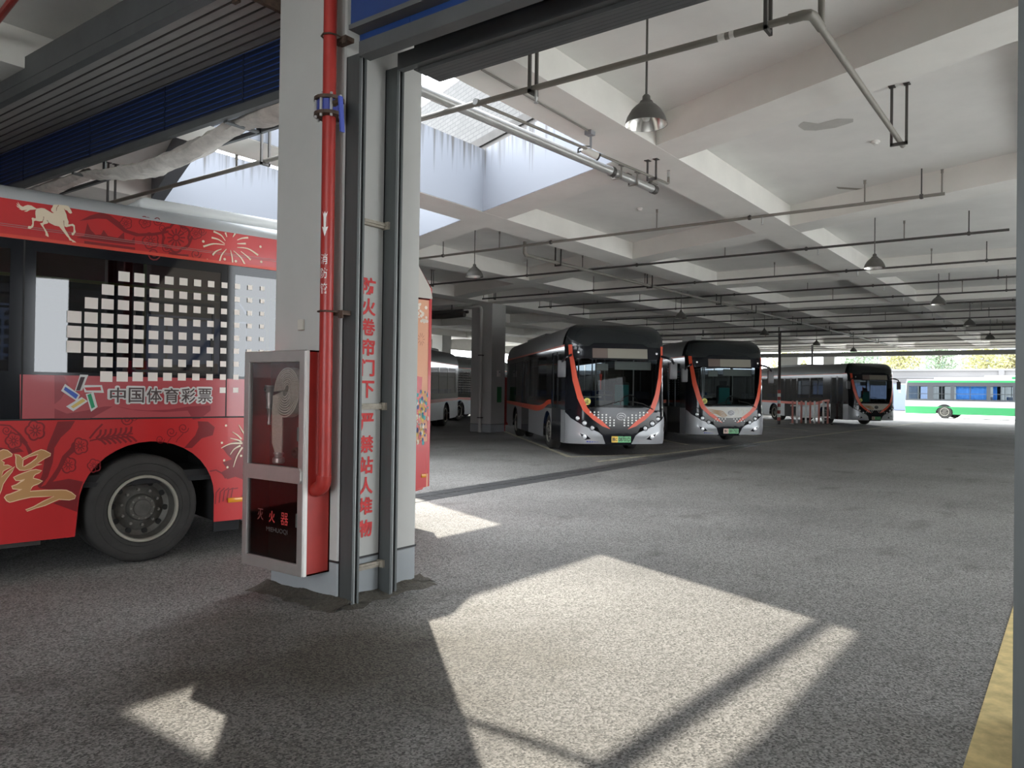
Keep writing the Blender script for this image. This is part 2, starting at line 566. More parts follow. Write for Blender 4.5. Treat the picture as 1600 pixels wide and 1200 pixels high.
# columns
def column(x0, x1, y0, y1, zt=4.855, plinth=True, nm='column'):
    t = BM(); rbox(t, x0, x1, y0, y1, 0.30, zt, 0.012, 1)
    o = struct(nm, t, col_m)
    t = BM(); rbox(t, x0-.001, x1+.001, y0-.001, y1+.001, 0, 0.30, 0.012, 1)
    p = obj('plinth', t, pl_m, o)
    t = BM(); box(t, x0-.003, x1+.003, y0-.003, y1+.003, 0.296, 0.312)
    obj('paint_line', t, mat('black_line', (0.02, 0.02, 0.02), 0.6), o)
    return o
column(3.79, 4.615, 4.36, 5.15)
column(22.70, 23.55, 17.70, 18.70)
for x, y in ((3.79, 17.6), (41.6, 17.65), (34.6, 30.75), (22.7, 30.75), (46.5, 30.75), (57.4, 30.75), (3.79, 30.75)):
    column(x, x+.82, y, y+.82)
column(3.79, 4.61, -.62, .055)
column(57.45, 58.2, 16.5, 17.78, 4.33)
column(57.45, 58.2, 13.95, 14.72, 4.33)
# wall with strip openings along the far left edge
wl = mat('far_wall_paint', (0.40, 0.39, 0.37), 0.85, var=0.06)
bm = BM(); box(bm, -9, 58, 34.0, 34.3, 0, 3.05); box(bm, -9, 26, 34.0, 34.3, 3.05, 4.3); struct('wall_left', bm, wl)
bm = BM(); box(bm, -9, 58, 34.0, 34.3, 4.3, 5.5); struct('wall_left_upper', bm, wl)
bm = BM()
box(bm, -9, 2.8, -5.5, -5.2, 0, 5.5); box(bm, 3.45, 6.5, -5.5, -5.2, 0, 5.5); box(bm, 2.8, 3.45, -5.5, -5.2, 0, 1.65); box(bm, 2.8, 3.45, -5.5, -5.2, 3.9, 5.5); box(bm, 29, 58, -5.5, -5.2, 0, 5.5); box(bm, 9.5, 29, -5.5, -5.2, 2.0, 5.5)
struct('wall_right_light_block', bm, wl)  # added unseen wall: low opening lights the ceiling, small window reflects in the bus
bm = BM(); box(bm, 58.0, 58.3, 18.5, 34, 0, 3.1); struct('wall_far', bm, wl)
bm = BM(); box(bm, -9.3, -9.0, 1.5, 34, 0, 5.5); struct('wall_front_light_block', bm, wl)  # added behind the camera, unseen, to keep daylight off the near side
# floor paint and drain
ylw = mat('worn_yellow_paint', (0.66, 0.52, 0.24), 0.75, var=0.25, vscale=9)
wlm = mat('worn_lane_paint', (0.40, 0.37, 0.27), 0.8, var=0.45, vscale=5)
bm = BM(); box(bm, 3.2, 22, 0.215, 0.385, 0.0005, 0.004); struct('trim_2', bm, ylw)
def stripe(k, p, q, w=0.12):
    p, q = Vector((*p, 0)), Vector((*q, 0))
    d = (q-p).normalized()*1.0
    nn = Vector((-d.y, d.x, 0))*w/2
    b = BM()
    quadprism(b, [((p+nn).x, (p+nn).y), ((q+nn).x, (q+nn).y), ((q-nn).x, (q-nn).y), ((p-nn).x, (p-nn).y)], 0.0005, 0.0035)
    struct('trim_%d' % k, b, wlm)
k = 3
stripe(k, (15.2, 8.75), (57, 7.4), 0.14); k += 1
for bx in (15.78, 22.2, 28.7, 35.2, 41.7):
    stripe(k, (bx, 9.65 if bx > 16 else 9.87), (bx+9, 9.65+9 if bx > 16 else 18.87), 0.13); k += 1
stripe(k, (15.78, 9.87), (18.5, 8.62), 0.12); k += 1
dr = mat('drain_cover_iron', (0.075, 0.077, 0.078), 0.55, 0.4, var=0.2, vscale=6)
dpts = [(7.6, 7.42), (12, 7.62), (17, 7.62), (24.3, 7.78), (24.3, 8.35), (17, 8.35), (12, 8.2), (7.9, 7.95)]
bm = BM()
for i in range(60):
    x = 6.0 + i*0.31
    for w in range(2):
        y = 7.36 + (x-6)*0.033 + w*0.30
        box(bm, x, x+0.295, y, y+0.27, 0.0005, 0.006)
struct('floor_drain', bm, dr)
# asphalt heaped against the foot of the door column
bm = BM()
ring = [(3.79, 5.15), (3.79, 4.36), (4.615, 4.36), (4.615, 5.15)]
random.seed(3)
def mound(P, Q, nx, ny, L, hgt):
    vs = []
    for i in range(L+1):
        row = []
        for j, (o, z) in enumerate(((-0.01, 1.0), (0.05, .62), (0.11, .25), (0.19, 0.0))):
            t = i/L
            px = P[0]+(Q[0]-P[0])*t; py = P[1]+(Q[1]-P[1])*t
            rr = 1 + 0.5*(noise.noise((px*9, py*9, j))) 
            row.append(bm.verts.new((px+nx*o*rr, py+ny*o*rr, max(0.0, hgt*z*(0.75+0.6*noise.noise((px*7, py*7, 3+j)))) + (0.001 if j < 3 else -0.004))))
        vs.append(row)
    for a, b in zip(vs, vs[1:]):
        for j in range(3): bm.faces.new((a[j], b[j], b[j+1], a[j+1]))
mound((3.79, 5.2), (3.79, 4.2), -1, 0, 26, 0.075)
mound((3.72, 4.36), (4.68, 4.36), 0, -1, 26, 0.06)
mound((4.615, 4.26), (4.615, 5.15), 1, 0, 24, 0.05)
o = obj('asphalt_rubble', bm, mat('rubble_asphalt', (0.085, 0.077, 0.062), 0.9, var=0.4, vscale=40, bump=1.0, bscale=90))
tag(o, 'dark crumbled asphalt heaped around the foot of the grey door column', 'rubble', kind='stuff')
# a scaled-off patch and stains on the ceiling
bm = BM()
pp = [(10.57, 2.99), (10.75, 2.85), (10.70, 2.6), (10.82, 2.42), (10.95, 2.45), (11.05, 2.7), (11.02, 2.95), (10.92, 3.08), (10.7, 3.1)]
poly2(bm, [pp], lambda a, b: (a, b, 5.2465))
struct('trim_20', bm, mat('bare_plaster', (0.50, 0.49, 0.46), 0.9, var=0.06, vscale=6))
bm = BM(); poly2(bm, [[(14.2, 3.45), (14.62, 3.05), (14.78, 3.05), (14.36, 3.45)]], lambda a, b: (a, b, 5.2465))
struct('trim_21', bm, mat('dark_patch', (0.33, 0.31, 0.27), 0.9))
# ---------------------------------------------------------------- door column: tracks, warning lettering, riser, fire cabinet
def door_track(x0, x1, y0, y1, zt, label, grp='shutter door tracks', rot=0):
    t = thing('shutter_track', label, 'door track', (x0, y0, 0) if not rot else (x1, y1, 0), rot, grp)
    w, d = x1-x0, y1-y0
    b = BM()
    # C-shaped guide: back web, two cheeks and lips round a slot that opens towards the doorway (-y)
    box(b, 0, 0.008, 0, d, 0, zt); box(b, w-0.008, w, 0, d, 0, zt); box(b, 0, w, d-0.01, d, 0, zt)
    box(b, 0.002, w*0.30, -0.004, 0.02, 0, zt); box(b, w*0.74, w-0.002, -0.004, 0.02, 0, zt)
    obj('rail', b, steel_m, t)
    b = BM(); box(b, w*0.32, w*0.72, 0.01, 0.05, 0, zt); obj('slot_seal', b, blk_m, t)
    b = BM(); box(b, w*0.30, w*0.36, -0.007, 0.012, 0, zt); obj('slot_edge', b, steel2_m, t)
    return t
t1 = door_track(3.80, 3.874, 4.222, 4.357, 4.02, 'grey steel shutter track in front of the red lettering, beside the red riser pipe')
t2 = door_track(4.195, 4.275, 4.236, 4.357, 4.06, 'grey steel shutter track behind the red lettering on the column')
t2b = door_track(3.775, 3.90, 0.06, 0.205, 4.3, 'grey steel shutter track at the right edge, beside the yellow floor line', rot=PI)
for z in (0.235, 1.445, 2.84):
    b = BM(); box(b, -0.335, 0.0, 0.085, 0.118, z-0.022, z+0.022); box(b, -0.335, 0.02, 0.075, 0.09, z-0.004, z+0.006)
    box(b, -0.02, 0.004, 0.05, 0.118, z-0.028, z+0.028)
    cyl(b, (-0.22, 0.088, z+0.004), (-0.22, 0.078, z+0.004), 0.009, 8)
    obj('rail_bracket', b, mat('rusty_strap', (0.30, 0.27, 0.22), 0.6, 0.2, var=0.25, vscale=30), t2)
sten = mat('stencil_red', (0.62, 0.05, 0.05), 0.7, var=0.2, vscale=25)
b = BM()
fy = lambda a, c: (a, 4.3565, c)
for ch, z in zip('防火卷帘门下严禁站人堆物', (2.358, 2.198, 2.047, 1.892, 1.736, 1.571, 1.324, 1.154, .994, .839, .684, .514)):
    put_text(b, ch, fy, 3.985, z-0.062, 0.140, 0.132, 0.032)
o = obj('warning_lettering', b, sten); tag(o, 'red stencilled Chinese warning running down the white column between the two tracks', 'lettering')
# red riser
t = thing('fire_riser_pipe', 'red fire riser pipe running down the door column into the cabinet side', 'pipe', (3.65, 4.352, 0.845))
PZ = lambda z: 0.005*(z-0.845)
b = BM()
el = [(0, 0.12, 0), (0, 0.085, 0.0), (0, 0.06, 0.008), (0, 0.03, 0.026), (0, 0.010, 0.055), (0, 0.002, 0.10), (0, PZ(2.9), 2.055), (0, PZ(4.84), 4.0)]
tube(b, el, 0.048, 20)
obj('pipe_run', b, red_m, t, True)
b = BM(); tube(b, [(0, 0.095, 0), (0, 0.085, 0), (0, 0.06, 0.008), (0, 0.03, 0.026), (0, 0.010, 0.055), (0, 0.002, 0.11)], 0.053, 20)
obj('elbow', b, red_m, t, True)
zf = 3.60-0.845
b = BM()
for dz in (-0.055, 0.055):
    cyl(b, (0, PZ(3.6), zf+dz-0.012), (0, PZ(3.6), zf+dz+0.012), 0.108, 24)
rust = mat('rusty_iron', (0.085, 0.055, 0.04), 0.75, 0.3, var=0.4, vscale=25)
vb = obj('valve_flange', b, rust, t)
b = BM(); cyl(b, (0, PZ(3.6), zf-0.043), (0, PZ(3.6), zf+0.043), 0.088, 20)
blue_m = mat('valve_blue', (0.035, 0.05, 0.26), 0.45)
obj('valve_body', b, blue_m, t)
b = BM()
for i in range(8):
    a = 2*PI*(i+.3)/8
    cyl(b, (0.095*math.cos(a), PZ(3.6)+0.095*math.sin(a), zf-0.085), (0.095*math.cos(a), PZ(3.6)+0.095*math.sin(a), zf+0.085), 0.010, 8)
obj('flange_bolt', b, galv, t)
b = BM(); cyl(b, (-0.02, PZ(3.6)-0.06, zf+0.005), (-0.04, PZ(3.6)-0.155, zf+0.015), 0.022, 10)
hs = obj('valve_stem', b, rust, t)
b = BM()
quad = [(-0.062, -0.165), (-0.028, -0.165), (-0.028, -0.150), (-0.062, -0.150)]
lo = [b.verts.new((x, y, zf+0.035)) for x, y in quad]; hi = [b.verts.new((x+0.012, y-0.012, zf-0.215)) for x, y in quad]
b.faces.new(lo); b.faces.new(hi)
for i in range(4): b.faces.new((lo[i], lo[(i+1) % 4], hi[(i+1) % 4], hi[i]))
obj('lever_handle', b, mat('lever_blue', (0.07, 0.10, 0.42), 0.4), t, label='blue valve lever hanging down')
for z in (4.12, 2.13):
    b = BM()
    y0 = PZ(z)
    tube(b, [(0.14, y0-0.062, z-.845), (0, y0-0.062, z-.845), (-.044, y0-.044, z-.845), (-0.062, y0, z-.845), (-.044, y0+.044, z-.845), (0, y0+0.062, z-.845), (0.14, y0+0.062, z-.845)], 0.006, 6)
    box(b, 0.07, 0.14, y0-0.10, y0+0.03, z-.845-0.02, z-.845+0.012)
    box(b, 0.058, 0.07, y0-0.10, y0-0.06, z-.845-0.045, z-.845+0.012)
    obj('pipe_clamp', b, rust, t)
# white arrow and three white characters painted on the pipe
def on_pipe(z0):
    ang = math.atan2(-0.42, -0.90)
    def f(a, c):
        th = ang + a/0.048
        return (0.0492*math.cos(th), PZ(c)+0.0492*math.sin(th), c-0.845)
    return f
b = BM(); f = on_pipe(0)
poly2(b, [[(0, 2.665), (0.024, 2.735), (0.008, 2.73), (0.010, 2.80), (0.020, 2.845), (0.008, 2.825), (0, 2.845), (-0.008, 2.825), (-0.02, 2.845), (-0.010, 2.80), (-0.008, 2.73), (-0.024, 2.735)]], f)
for ch, z in zip('消防管', (2.50, 2.40, 2.29)):
    put_text(b, ch, f, -0.030, z-0.035, 0.052, 0.075, 0.0)
obj('painted_marks', b, white_m, t, label='white arrow and characters on the red pipe')
# little white switch box on the column face
b = BM(); rbox(b, 3.765, 3.7905, 4.775, 4.835, 2.02, 2.105, 0.006, 2)
o = obj('switch_box', b, mat('aged_white_plastic', (0.55, 0.52, 0.46), 0.5)); tag(o, 'small yellowed switch box on the grey column above the fire cabinet', 'switch')
# fire cabinet
CX, CY0, CY1, CZ0, CZ1 = 3.555, 4.45, 5.17, 0.225, 1.852
t = thing('fire_cabinet', 'red fire hose cabinet with aluminium framed glass door, hung on the door column', 'cabinet', (CX, CY1, CZ0))
h, w = CZ1-CZ0, CY1-CY0
loc = lambda x, a, z: (x, -a, z)      # a runs from the cabinet's left edge to its right edge as one faces it
b = BM()
d = 3.79-CX
box(b, 0.02, d-0.001, -w, -w+0.012, 0, h); box(b, 0.02, d-0.001, -0.012, 0, 0, h); box(b, 0.02, d-0.001, -w, 0, 0, 0.012); box(b, 0.02, d-0.001, -w, 0, h-0.012, h)
box(b, d-0.014, d-0.001, -w, 0, 0, h); box(b, 0.03, d-0.01, -w+.01, -.01, 0.70, 0.715)
obj('cabinet_body', b, red_m, t)
b = BM(); box(b, 0.0, 0.024, -w-.002, -w+.004, 0, h); obj('bare_edge', b, white_m, t, label='bare white strip along the front edge of the red cabinet')
fr = 0.062
b = BM(); box(b, d-.02, d-.0145, -w+.013, -.013, .716, h-.013); box(b, d-.02, d-.0145, -w+.013, -.013, .013, .70); obj('back_panel', b, mat('cabinet_inner_red', (.15, .022, .018), .6), t)
b = BM()
def fbar(b, a0, a1, z0, z1, x0=-0.018, x1=0.020, r=0.006): rbox(b, x0, x1, -a1, -a0, z0, z1, r, 2)
fbar(b, 0, fr, 0, h); fbar(b, w-fr, w, 0, h); fbar(b, fr-.01, w-fr+.01, 0, 0.085); fbar(b, fr-.01, w-fr+.01, h-0.085, h)
df = obj('door_frame', b, alu_m, t)
b = BM()
mz = 0.72
pts = [(fr-.03, mz-.055), (w-fr+.03, mz-.055), (w-fr+.045, mz-.03), (w-fr+.045, mz+.03), (w-fr+.03, mz+.055), (fr-.03, mz+.055), (fr-.045, mz+.03), (fr-.045, mz-.03)]
A = [b.verts.new(loc(-0.03, a, z)) for a, z in pts]; B = [b.verts.new(loc(0.012, a, z)) for a, z in pts]
b.faces.new(A); b.faces.new(B)
for i in range(8): b.faces.new((A[i], A[(i+1) % 8], B[(i+1) % 8], B[i]))
obj('middle_rail', b, alu_m, df)
gl = glass('cabinet_glass', (0.84, 0.80, 0.79), 0.02)
b = BM(); box(b, -0.001, 0.003, -w+fr-.005, -fr+.005, mz+.05, h-0.08); obj('glass_pane', b, gl, df)
b = BM(); box(b, -0.001, 0.003, -w+fr-.005, -fr+.005, 0.08, mz-.05); obj('glass_pane', b, glass('cabinet_glass_dirty', (0.50, 0.44, 0.43), 0.05), df)
for z in (1.02, 0.40):
    b = BM(); rbox(b, -0.024, -0.012, -w+fr-0.006, -w+fr+0.010, z-0.05, z+0.05, 0.003, 1); obj('latch', b, pipe_d, df)
b = BM()
put_text(b, '火', lambda a, c: loc(-0.0025, a, c), 0.315, 0.350, 0.07, 0.085, 0.012)
put_text(b, '器', lambda a, c: loc(-0.0025, a, c), 0.455, 0.345, 0.085, 0.092, 0.0)
obj('red_characters', b, sten, df, label='red characters on the lower glass')
b = BM()
put_text(b, '灭', lambda a, c: loc(-0.0025, a, c), 0.175, 0.355, 0.07, 0.085, 0.0)
obj('faded_character', b, mat('faded_red', (0.22, 0.05, 0.045), 0.8), df)
b = BM()
put_text(b, 'MIEHUOQI', lambda a, c: loc(-0.0025, a, c), 0.285, 0.275, 0.25, 0.040, 0.0)
obj('small_lettering', b, mat('faded_black', (0.10, 0.085, 0.085), 0.8), df)
# inside: rolled hose, nozzle and hydrant outlet are things of their own
hose_m = mat('canvas_hose', (0.62, 0.60, 0.53), 0.85, var=0.12, vscale=40, stretch=(1, 1, 3))
t = thing('fire_hose', 'rolled white canvas fire hose hanging inside the glass cabinet', 'hose', (3.63, 4.735, 1.56))
b = BM()
for k in range(9):
    rr = 0.028+k*0.0142
    ring = []
    for i in range(40):
        a = 2*PI*i/40
        r_ = rr + 0.0142*i/40
        dy, dz = r_*math.cos(a), r_*1.18*math.sin(a) - k*0.0015
        dx = 0.012*math.sin(a*1.0+0.4)
        ring.append([b.verts.new((dx+xx, dy*(1-0.0), dz)) for xx in (-0.035, 0.035)] + [b.verts.new((dx+xx, dy*(1+.009/r_), dz*(1+.009/r_))) for xx in (0.035, -0.035)])
    for i in range(39):
        p, q = ring[i], ring[i+1]
        for j in range(4): b.faces.new((p[j], p[(j+1) % 4], q[(j+1) % 4], q[j]))
obj('hose_roll', b, hose_m, t, True)
b = BM()
pr = [(0.10, -0.04), (0.112, -0.14), (0.108, -0.28), (0.105, -0.40), (0.09, -0.47)]
prev = None
for i, (y, z) in enumerate(pr):
    hw = 0.062 if i < 4 else 0.040
    row = [b.verts.new((x, y+s*hw*1.0, z)) for s, x in ((-1, -.028), (0, -.034), (1, -.028), (1, -.020), (0, -.026), (-1, -.020))]
    if prev:
        for j in range(6): b.faces.new((prev[j], prev[(j+1) % 6], row[(j+1) % 6], row[j]))
    prev = row
obj('hose_tail', b, hose_m, t, True)
b = BM()
lathe(b, [(0, 0), (.034, 0), (.036, -.012), (.030, -.02), (.030, -.035), (.044, -.045), (.046, -.075), (.036, -.085), (0, -.085)], (-.024, 0.09, -.465), 'Z', 20)
obj('hose_coupling', b, galv, t, True)
t = thing('hose_nozzle', 'silver hose nozzle hanging left of the rolled hose in the cabinet', 'nozzle', (3.66, 5.02, 1.29))
b = BM()
lathe(b, [(0, 0), (.013, 0), (.015, .02), (.012, .03), (.017, .12), (.024, .13), (.022, .145), (.028, .25), (.040, .262), (.043, .285), (.036, .292), (.034, .305), (0, .305)], (0, 0, 0), 'Z', 20)
obj('nozzle_body', b, galv, t, True)
b = BM(); cyl(b, (-.042, 0, .27), (.10, 0, .27), .008, 8); obj('hook', b, pipe_d, t)
t = thing('hydrant_outlet', 'round red hydrant outlet low on the right inside the cabinet', 'valve', (3.70, 4.63, 1.10))
b = BM(); lathe(b, [(.022, -.10), (.038, -.10), (.042, -.09), (.042, -.05), (.034, -.04), (.034, .07), (0, .07)], (0, 0, 0), 'X', 20)
lathe(b, [(.022, -.10), (.022, .03), (0, .03)], (0, 0, 0), 'X', 20); obj('outlet_body', b, rust, t, True)
# ---------------------------------------------------------------- roller shutters over the two doorways
sh_blue = mat('shutter_blue', (0.014, 0.045, 0.17), 0.5, var=0.15, vscale=2)
sh_grey = mat('shutter_case_grey', (0.105, 0.11, 0.112), 0.55, 0.2, var=0.12, vscale=2.5)
sh_slat = mat('grey_slats', (0.36, 0.345, 0.33), 0.6, 0.1, var=0.12, vscale=3)
cloth_m = mat('dusty_fire_cloth', (0.52, 0.48, 0.44), 0.9, var=0.18, vscale=9, bump=0.4, bscale=18)
t = thing('roller_shutter', 'blue roller shutter with grey steel case over the right doorway', 'shutter', (3.8, 0.2, 3.98))
Y1 = 4.0
b = BM(); box(b, -0.115, -0.03, 0.0, 3.99, 0.18, 1.05); obj('blue_case', b, sh_blue, t)
b = BM(); box(b, -0.125, -0.02, 0.0, 4.0, 0.155, 0.19); obj('case_lip', b, sh_grey, t)
b = BM()
for i in range(8): box(b, -0.022, 0.004, i*.5, i*.5+.497, 0.10, 0.30)
obj('blue_curtain', b, sh_blue, t)
b = BM(); box(b, -0.035, 0.03, 0.0, 3.99, 0.012, 0.102); box(b, -0.035, 0.075, 0.0, 3.99, 0.0, 0.014); obj('bottom_bar', b, sh_grey, t)
b = BM(); box(b, 0.385, 0.45, 0.0, 4.02, 0.05, 0.175); obj('rear_bottom_bar', b, sh_grey, t)
b = BM()
N = 80
rows = []
for i in range(N+1):
    y = 0.02 + 3.96*i/N
    row = []
    for j, x in enumerate((0.08, 0.16, 0.25, 0.33, 0.385)):
        z = 0.21 + 0.05*noise.noise((y*2.2, x*6, 1)) + 0.035*math.sin(y*9 + x*8 + 2*noise.noise((y, 0, 0)))*math.sin(PI*j/4) - 0.03*math.sin(PI*j/4)
        row.append(b.verts.new((x, y, z)))
    rows.append(row)
for p, q in zip(rows, rows[1:]):
    for j in range(4): b.faces.new((p[j], q[j], q[j+1], p[j+1]))
obj('fire_cloth', b, mat('grey_fire_cloth', (0.20, 0.20, 0.20), 0.9, var=0.1, vscale=9), t, True, label='crumpled grey fire cloth between the bars')
b = BM(); box(b, 0.45, 0.69, 0.0, 3.86, 0.02, 0.75)
for i in range(5): box(b, 0.47+i*.044, 0.472+i*.044, 0, 3.86, 0.0185, 0.021)
rr = [(0.47, 3.86), (0.55, 3.90), (0.62, 3.87), (0.68, 3.86)]
box(b, 0.46, 0.60, 3.85, 3.92, 0.05, 0.7)
obj('rear_case', b, sh_grey, t)
# left doorway: curtain half down, its case above, fire cloth bundled behind
t = thing('roller_shutter', 'dark blue slatted roller shutter half lowered over the left doorway, above the red bus', 'shutter', (3.8, 5.16, 4.1))
LY = 9.0
b = BM()
for i in range(9):
    z0 = 0.09+i*0.052
    box(b, 0.395, 0.412, 0.0, LY, z0, z0+0.045)
    box(b, 0.388, 0.400, 0.0, LY, z0+0.0445, z0+0.053, 1)
for y in (0.15, 1.05, 2.4, 4.0, 5.8): box(b, 0.385, 0.392, y, y+.02, 0.05, 0.55)
obj('curtain_slats', b, [mat('shutter_navy', (0.010, 0.016, 0.035), 0.45, var=0.3, vscale=3, stretch=(1, .4, 8)), mat('slat_lip_blue', (0.02, 0.06, 0.28), 0.4)], t)
b = BM(); box(b, 0.37, 0.43, 0.0, LY, 0.012, 0.088); obj('bottom_bar', b, sh_grey, t)
b = BM()
for i in range(7):
    x0 = -0.36+i*0.105
    v = [b.verts.new(p) for p in ((x0, 0, .535+i*.004), (x0+.099, 0, .535+i*.004), (x0+.099, LY, .535+i*.004), (x0, LY, .535+i*.004))]
    b.faces.new(v)
    box(b, x0+.098, x0+.106, 0, LY, .540+i*.004, .56+i*.004)
box(b, -0.36, 0.40, 0, LY, 0.57, 0.60)
obj('case_soffit', b, sh_slat, t)
b = BM()
for i in range(7): box(b, -0.36+i*0.105+.092, -0.36+i*0.105+.107, 0, LY, .528+i*.004, .541+i*.004)
obj('slat_joint', b, mat('joint_dark', (.05, .045, .04), .8), t)
b = BM(); box(b, -0.44, -0.36, 0.0, LY, 0.52, 0.87); box(b, -0.445, -0.44, 0, LY, 0.62, 0.64); obj('case_beam', b, sh_grey, t)
b = BM(); box(b, -0.40, -0.37, -0.02, 0.05, 0.40, 0.92); box(b, -0.40, 0.2, -0.02, 0.02, 0.48, 0.92); box(b, -0.28, -0.05, -0.03, 0.10, 0.55, 0.80); box(b, -.33, -.31, .0, .12, .5, .9)
obj('case_end_plate', b, rust, t)
def bundle(y0, y1, seedv, droop):
    b = BM()
    N, K = 70, 12
    rings = []
    for i in range(N+1):
        y = y0+(y1-y0)*i/N
        s = math.sin(PI*i/N)
        cz = 0.03 - droop*s
        ring = []
        for j in range(K):
            a = 2*PI*j/K
            rx = 0.16*(0.55+0.45*s) * (1+0.5*noise.noise((y*1.6, j*1.3, seedv)))
            rz = 0.075*(0.5+0.5*s) * (1+0.75*noise.noise((y*1.1, j*2.1, seedv+4)))
            ring.append(b.verts.new((0.60+rx*math.cos(a), y, cz+rz*math.sin(a)+0.02*noise.noise((y*7, j, seedv)))))
        rings.append(ring)
    for p, q in zip(rings, rings[1:]):
        for j in range(K): b.faces.new((p[j], p[(j+1) % K], q[(j+1) % K], q[j]))
    obj('fire_cloth', b, cloth_m, t, True, label='dusty fire cloth bundled behind the shutter')
bundle(0.25, 1.45, 1, 0.02); bundle(1.35, 4.6, 2, 0.16); bundle(4.4, 8.9, 3, 0.05)
b = BM()
for y in (1.38, 4.5):
    box(b, 0.42, 0.82, y-.03, y+.03, -0.01, 0.008); box(b, 0.78, 0.80, y-.03, y+.03, -0.01, 0.3)
box(b, 0.79, 0.83, 0.0, LY, -0.005, 0.035)
obj('cloth_bracket', b, sh_grey, t)
# ---------------------------------------------------------------- sprinkler pipework under the ceiling
GIR = ((-5.2, -4.5), (-0.58, 0.18), (4.52, 5.28), (8.81, 9.58), (13.12, 13.9), (17.6, 18.4))
def overhead(x, y):
    for a, b in GIR:
        if a <= y <= b: return 4.85
    if 3.8 <= x <= 4.62: return 4.853
    for bx in (9.57, 15.45):
        k = skx(bx, 5.28, y)
        if k <= x <= k+.72: return 4.853
    for bx in (22.3, 29.6, 36.9, 44.2, 51.5):
        if bx <= x <= bx+.8: return 4.853
    return 5.25
def ubracket(t, x, y, z, along, wide=0.12, th=0.028, top=None, r=0.03):
    """two flat bars down from the ceiling, a cross bar under the pipe; local to thing t"""
    L = t.location
    zt = (top or overhead(x, y)) - L.z
    b = BM()
    px, py, pz = x-L.x, y-L.y, z-L.z
    for s in (-1, 1):
        ox, oy = (0, s*wide/2) if along == 'x' else (s*wide/2, 0)
        box(b, px+ox-th/2, px+ox+th/2, py+oy-th/2, py+oy+th/2, pz-r-0.03, zt)
        box(b, px+ox-.045, px+ox+.045, py+oy-.035, py+oy+.035, zt-.008, zt)
    if along == 'x': box(b, px-th/2, px+th/2, py-wide/2-th/2, py+wide/2+th/2, pz-r-0.035, pz-r)
    else: box(b, px-wide/2-th/2, px+wide/2+th/2, py-th/2, py+th/2, pz-r-0.035, pz-r)
    return obj('hanger', b, pipe_d, t)
def rod(t, x, y, z, r=0.03, th=0.022):
    L = t.location
    zt = overhead(x, y)-L.z
    b = BM()
    px, py, pz = x-L.x, y-L.y, z-L.z
    cyl(b, (px, py, pz-r-.012), (px, py, zt), th/2, 8)
    cyl(b, (px, py-.025, pz), (px, py+.025, pz), r+.010, 12)
    return obj('hanger', b, pipe_d, t)
def sprink(t, x, y, z, upw=True):
    L = t.location
    px, py, pz = x-L.x, y-L.y, z-L.z
    b = BM()
    if upw:
        zt = overhead(x, y)-L.z-0.12
        cyl(b, (px, py, pz), (px, py, zt), 0.013, 8)
        cyl(b, (px, py, zt), (px, py, zt+.05), 0.02, 8); cyl(b, (px, py, zt+.055), (px, py, zt+.06), 0.026, 10)
    else:
        cyl(b, (px, py, pz), (px, py, pz-.10), 0.014, 8); cyl(b, (px, py, pz-.10), (px, py, pz-.14), 0.02, 8, 0.010)
        cyl(b, (px, py, pz-.155), (px, py, pz-.150), 0.024, 10)
    return obj('sprinkler', b, galv if not upw else pipe_m, t)
ORD = ['first', 'second', 'third', 'fourth', 'fifth', 'sixth', 'seventh', 'eighth', 'ninth', 'tenth', 'eleventh', 'twelfth', 'thirteenth', 'fourteenth', 'fifteenth']
# the pipe nearest the door: across, then an elbow and along the lane
t = thing('sprinkler_pipe', 'thick grey sprinkler pipe nearest the doorway, with an elbow and a long diagonal end', 'pipe', (6.25, 1.72, 4.6), 0, 'sprinkler pipes under the ceiling')
b = BM()
tube(b, [(0, 11.6, 0), (0, 0.06, 0), (0.018, 0.018, 0), (0.06, 0, 0), (3.95, 0, 0)], 0.030, 14)
obj('pipe_run', b, pipe_m, t, True)
b = BM(); tube(b, [(0, 0.17, 0), (0, 0.06, 0), (0.018, 0.018, 0), (0.06, 0, 0), (0.17, 0, 0)], 0.040, 14)
cyl(b, (.17, 0, 0), (.30, 0, 0), 0.038, 14); cyl(b, (0.10, 0, 0), (0.30, 0, 0), .037, 14)
obj('elbow', b, pipe_m, t, True)
b = BM(); cyl(b, (0.30, 0, 0), (0.30, 0, 0.65), 0.028, 12); obj('riser', b, pipe_m, t, True)
b = BM(); cyl(b, (0, 0.62, 0), (0, .66, 0), .0315, 14); cyl(b, (0, 0.70, 0), (0, .76, 0), .0315, 14); obj('tape', b, white_m, t)
ubracket(t, 6.25, 4.40, 4.6, 'y'); ubracket(t, 6.25, 2.06, 4.6, 'y'); ubracket(t, 6.25, 8.75, 4.6, 'y'); ubracket(t, 6.25, 12.9, 4.6, 'y'); ubracket(t, 9.95, 1.72, 4.6, 'x', 0.16)
sprink(t, 6.25, 4.36, 4.6, False); sprink(t, 6.25, 9.4, 4.6, True)
# thin branch under the big beam
t = thing('branch_pipe', 'thin grey branch pipe running under the beam past the security camera', 'pipe', (6.25, 5.12, 4.615))
b = BM(); tube(b, [(0.0, 0, 0), (3.6, -0.28, 0), (4.0, -0.31, 0.0), (4.03, -0.312, .012), (4.03, -.312, .17)], 0.017, 10); obj('pipe_run', b, pipe_m, t, True)
ubracket(t, 9.80, 4.84, 4.615, 'x', 0.13, 0.022, r=.02)
b = BM(); cyl(b, (4.03, -.312, .10), (4.03, -.312, .17), .022, 8); cyl(b, (4.03, -.312, .19), (4.03, -.312, .195), .024, 10); cyl(b, (-.03, 0, 0), (.04, 0, 0), .036, 12); obj('sprinkler', b, galv, t)
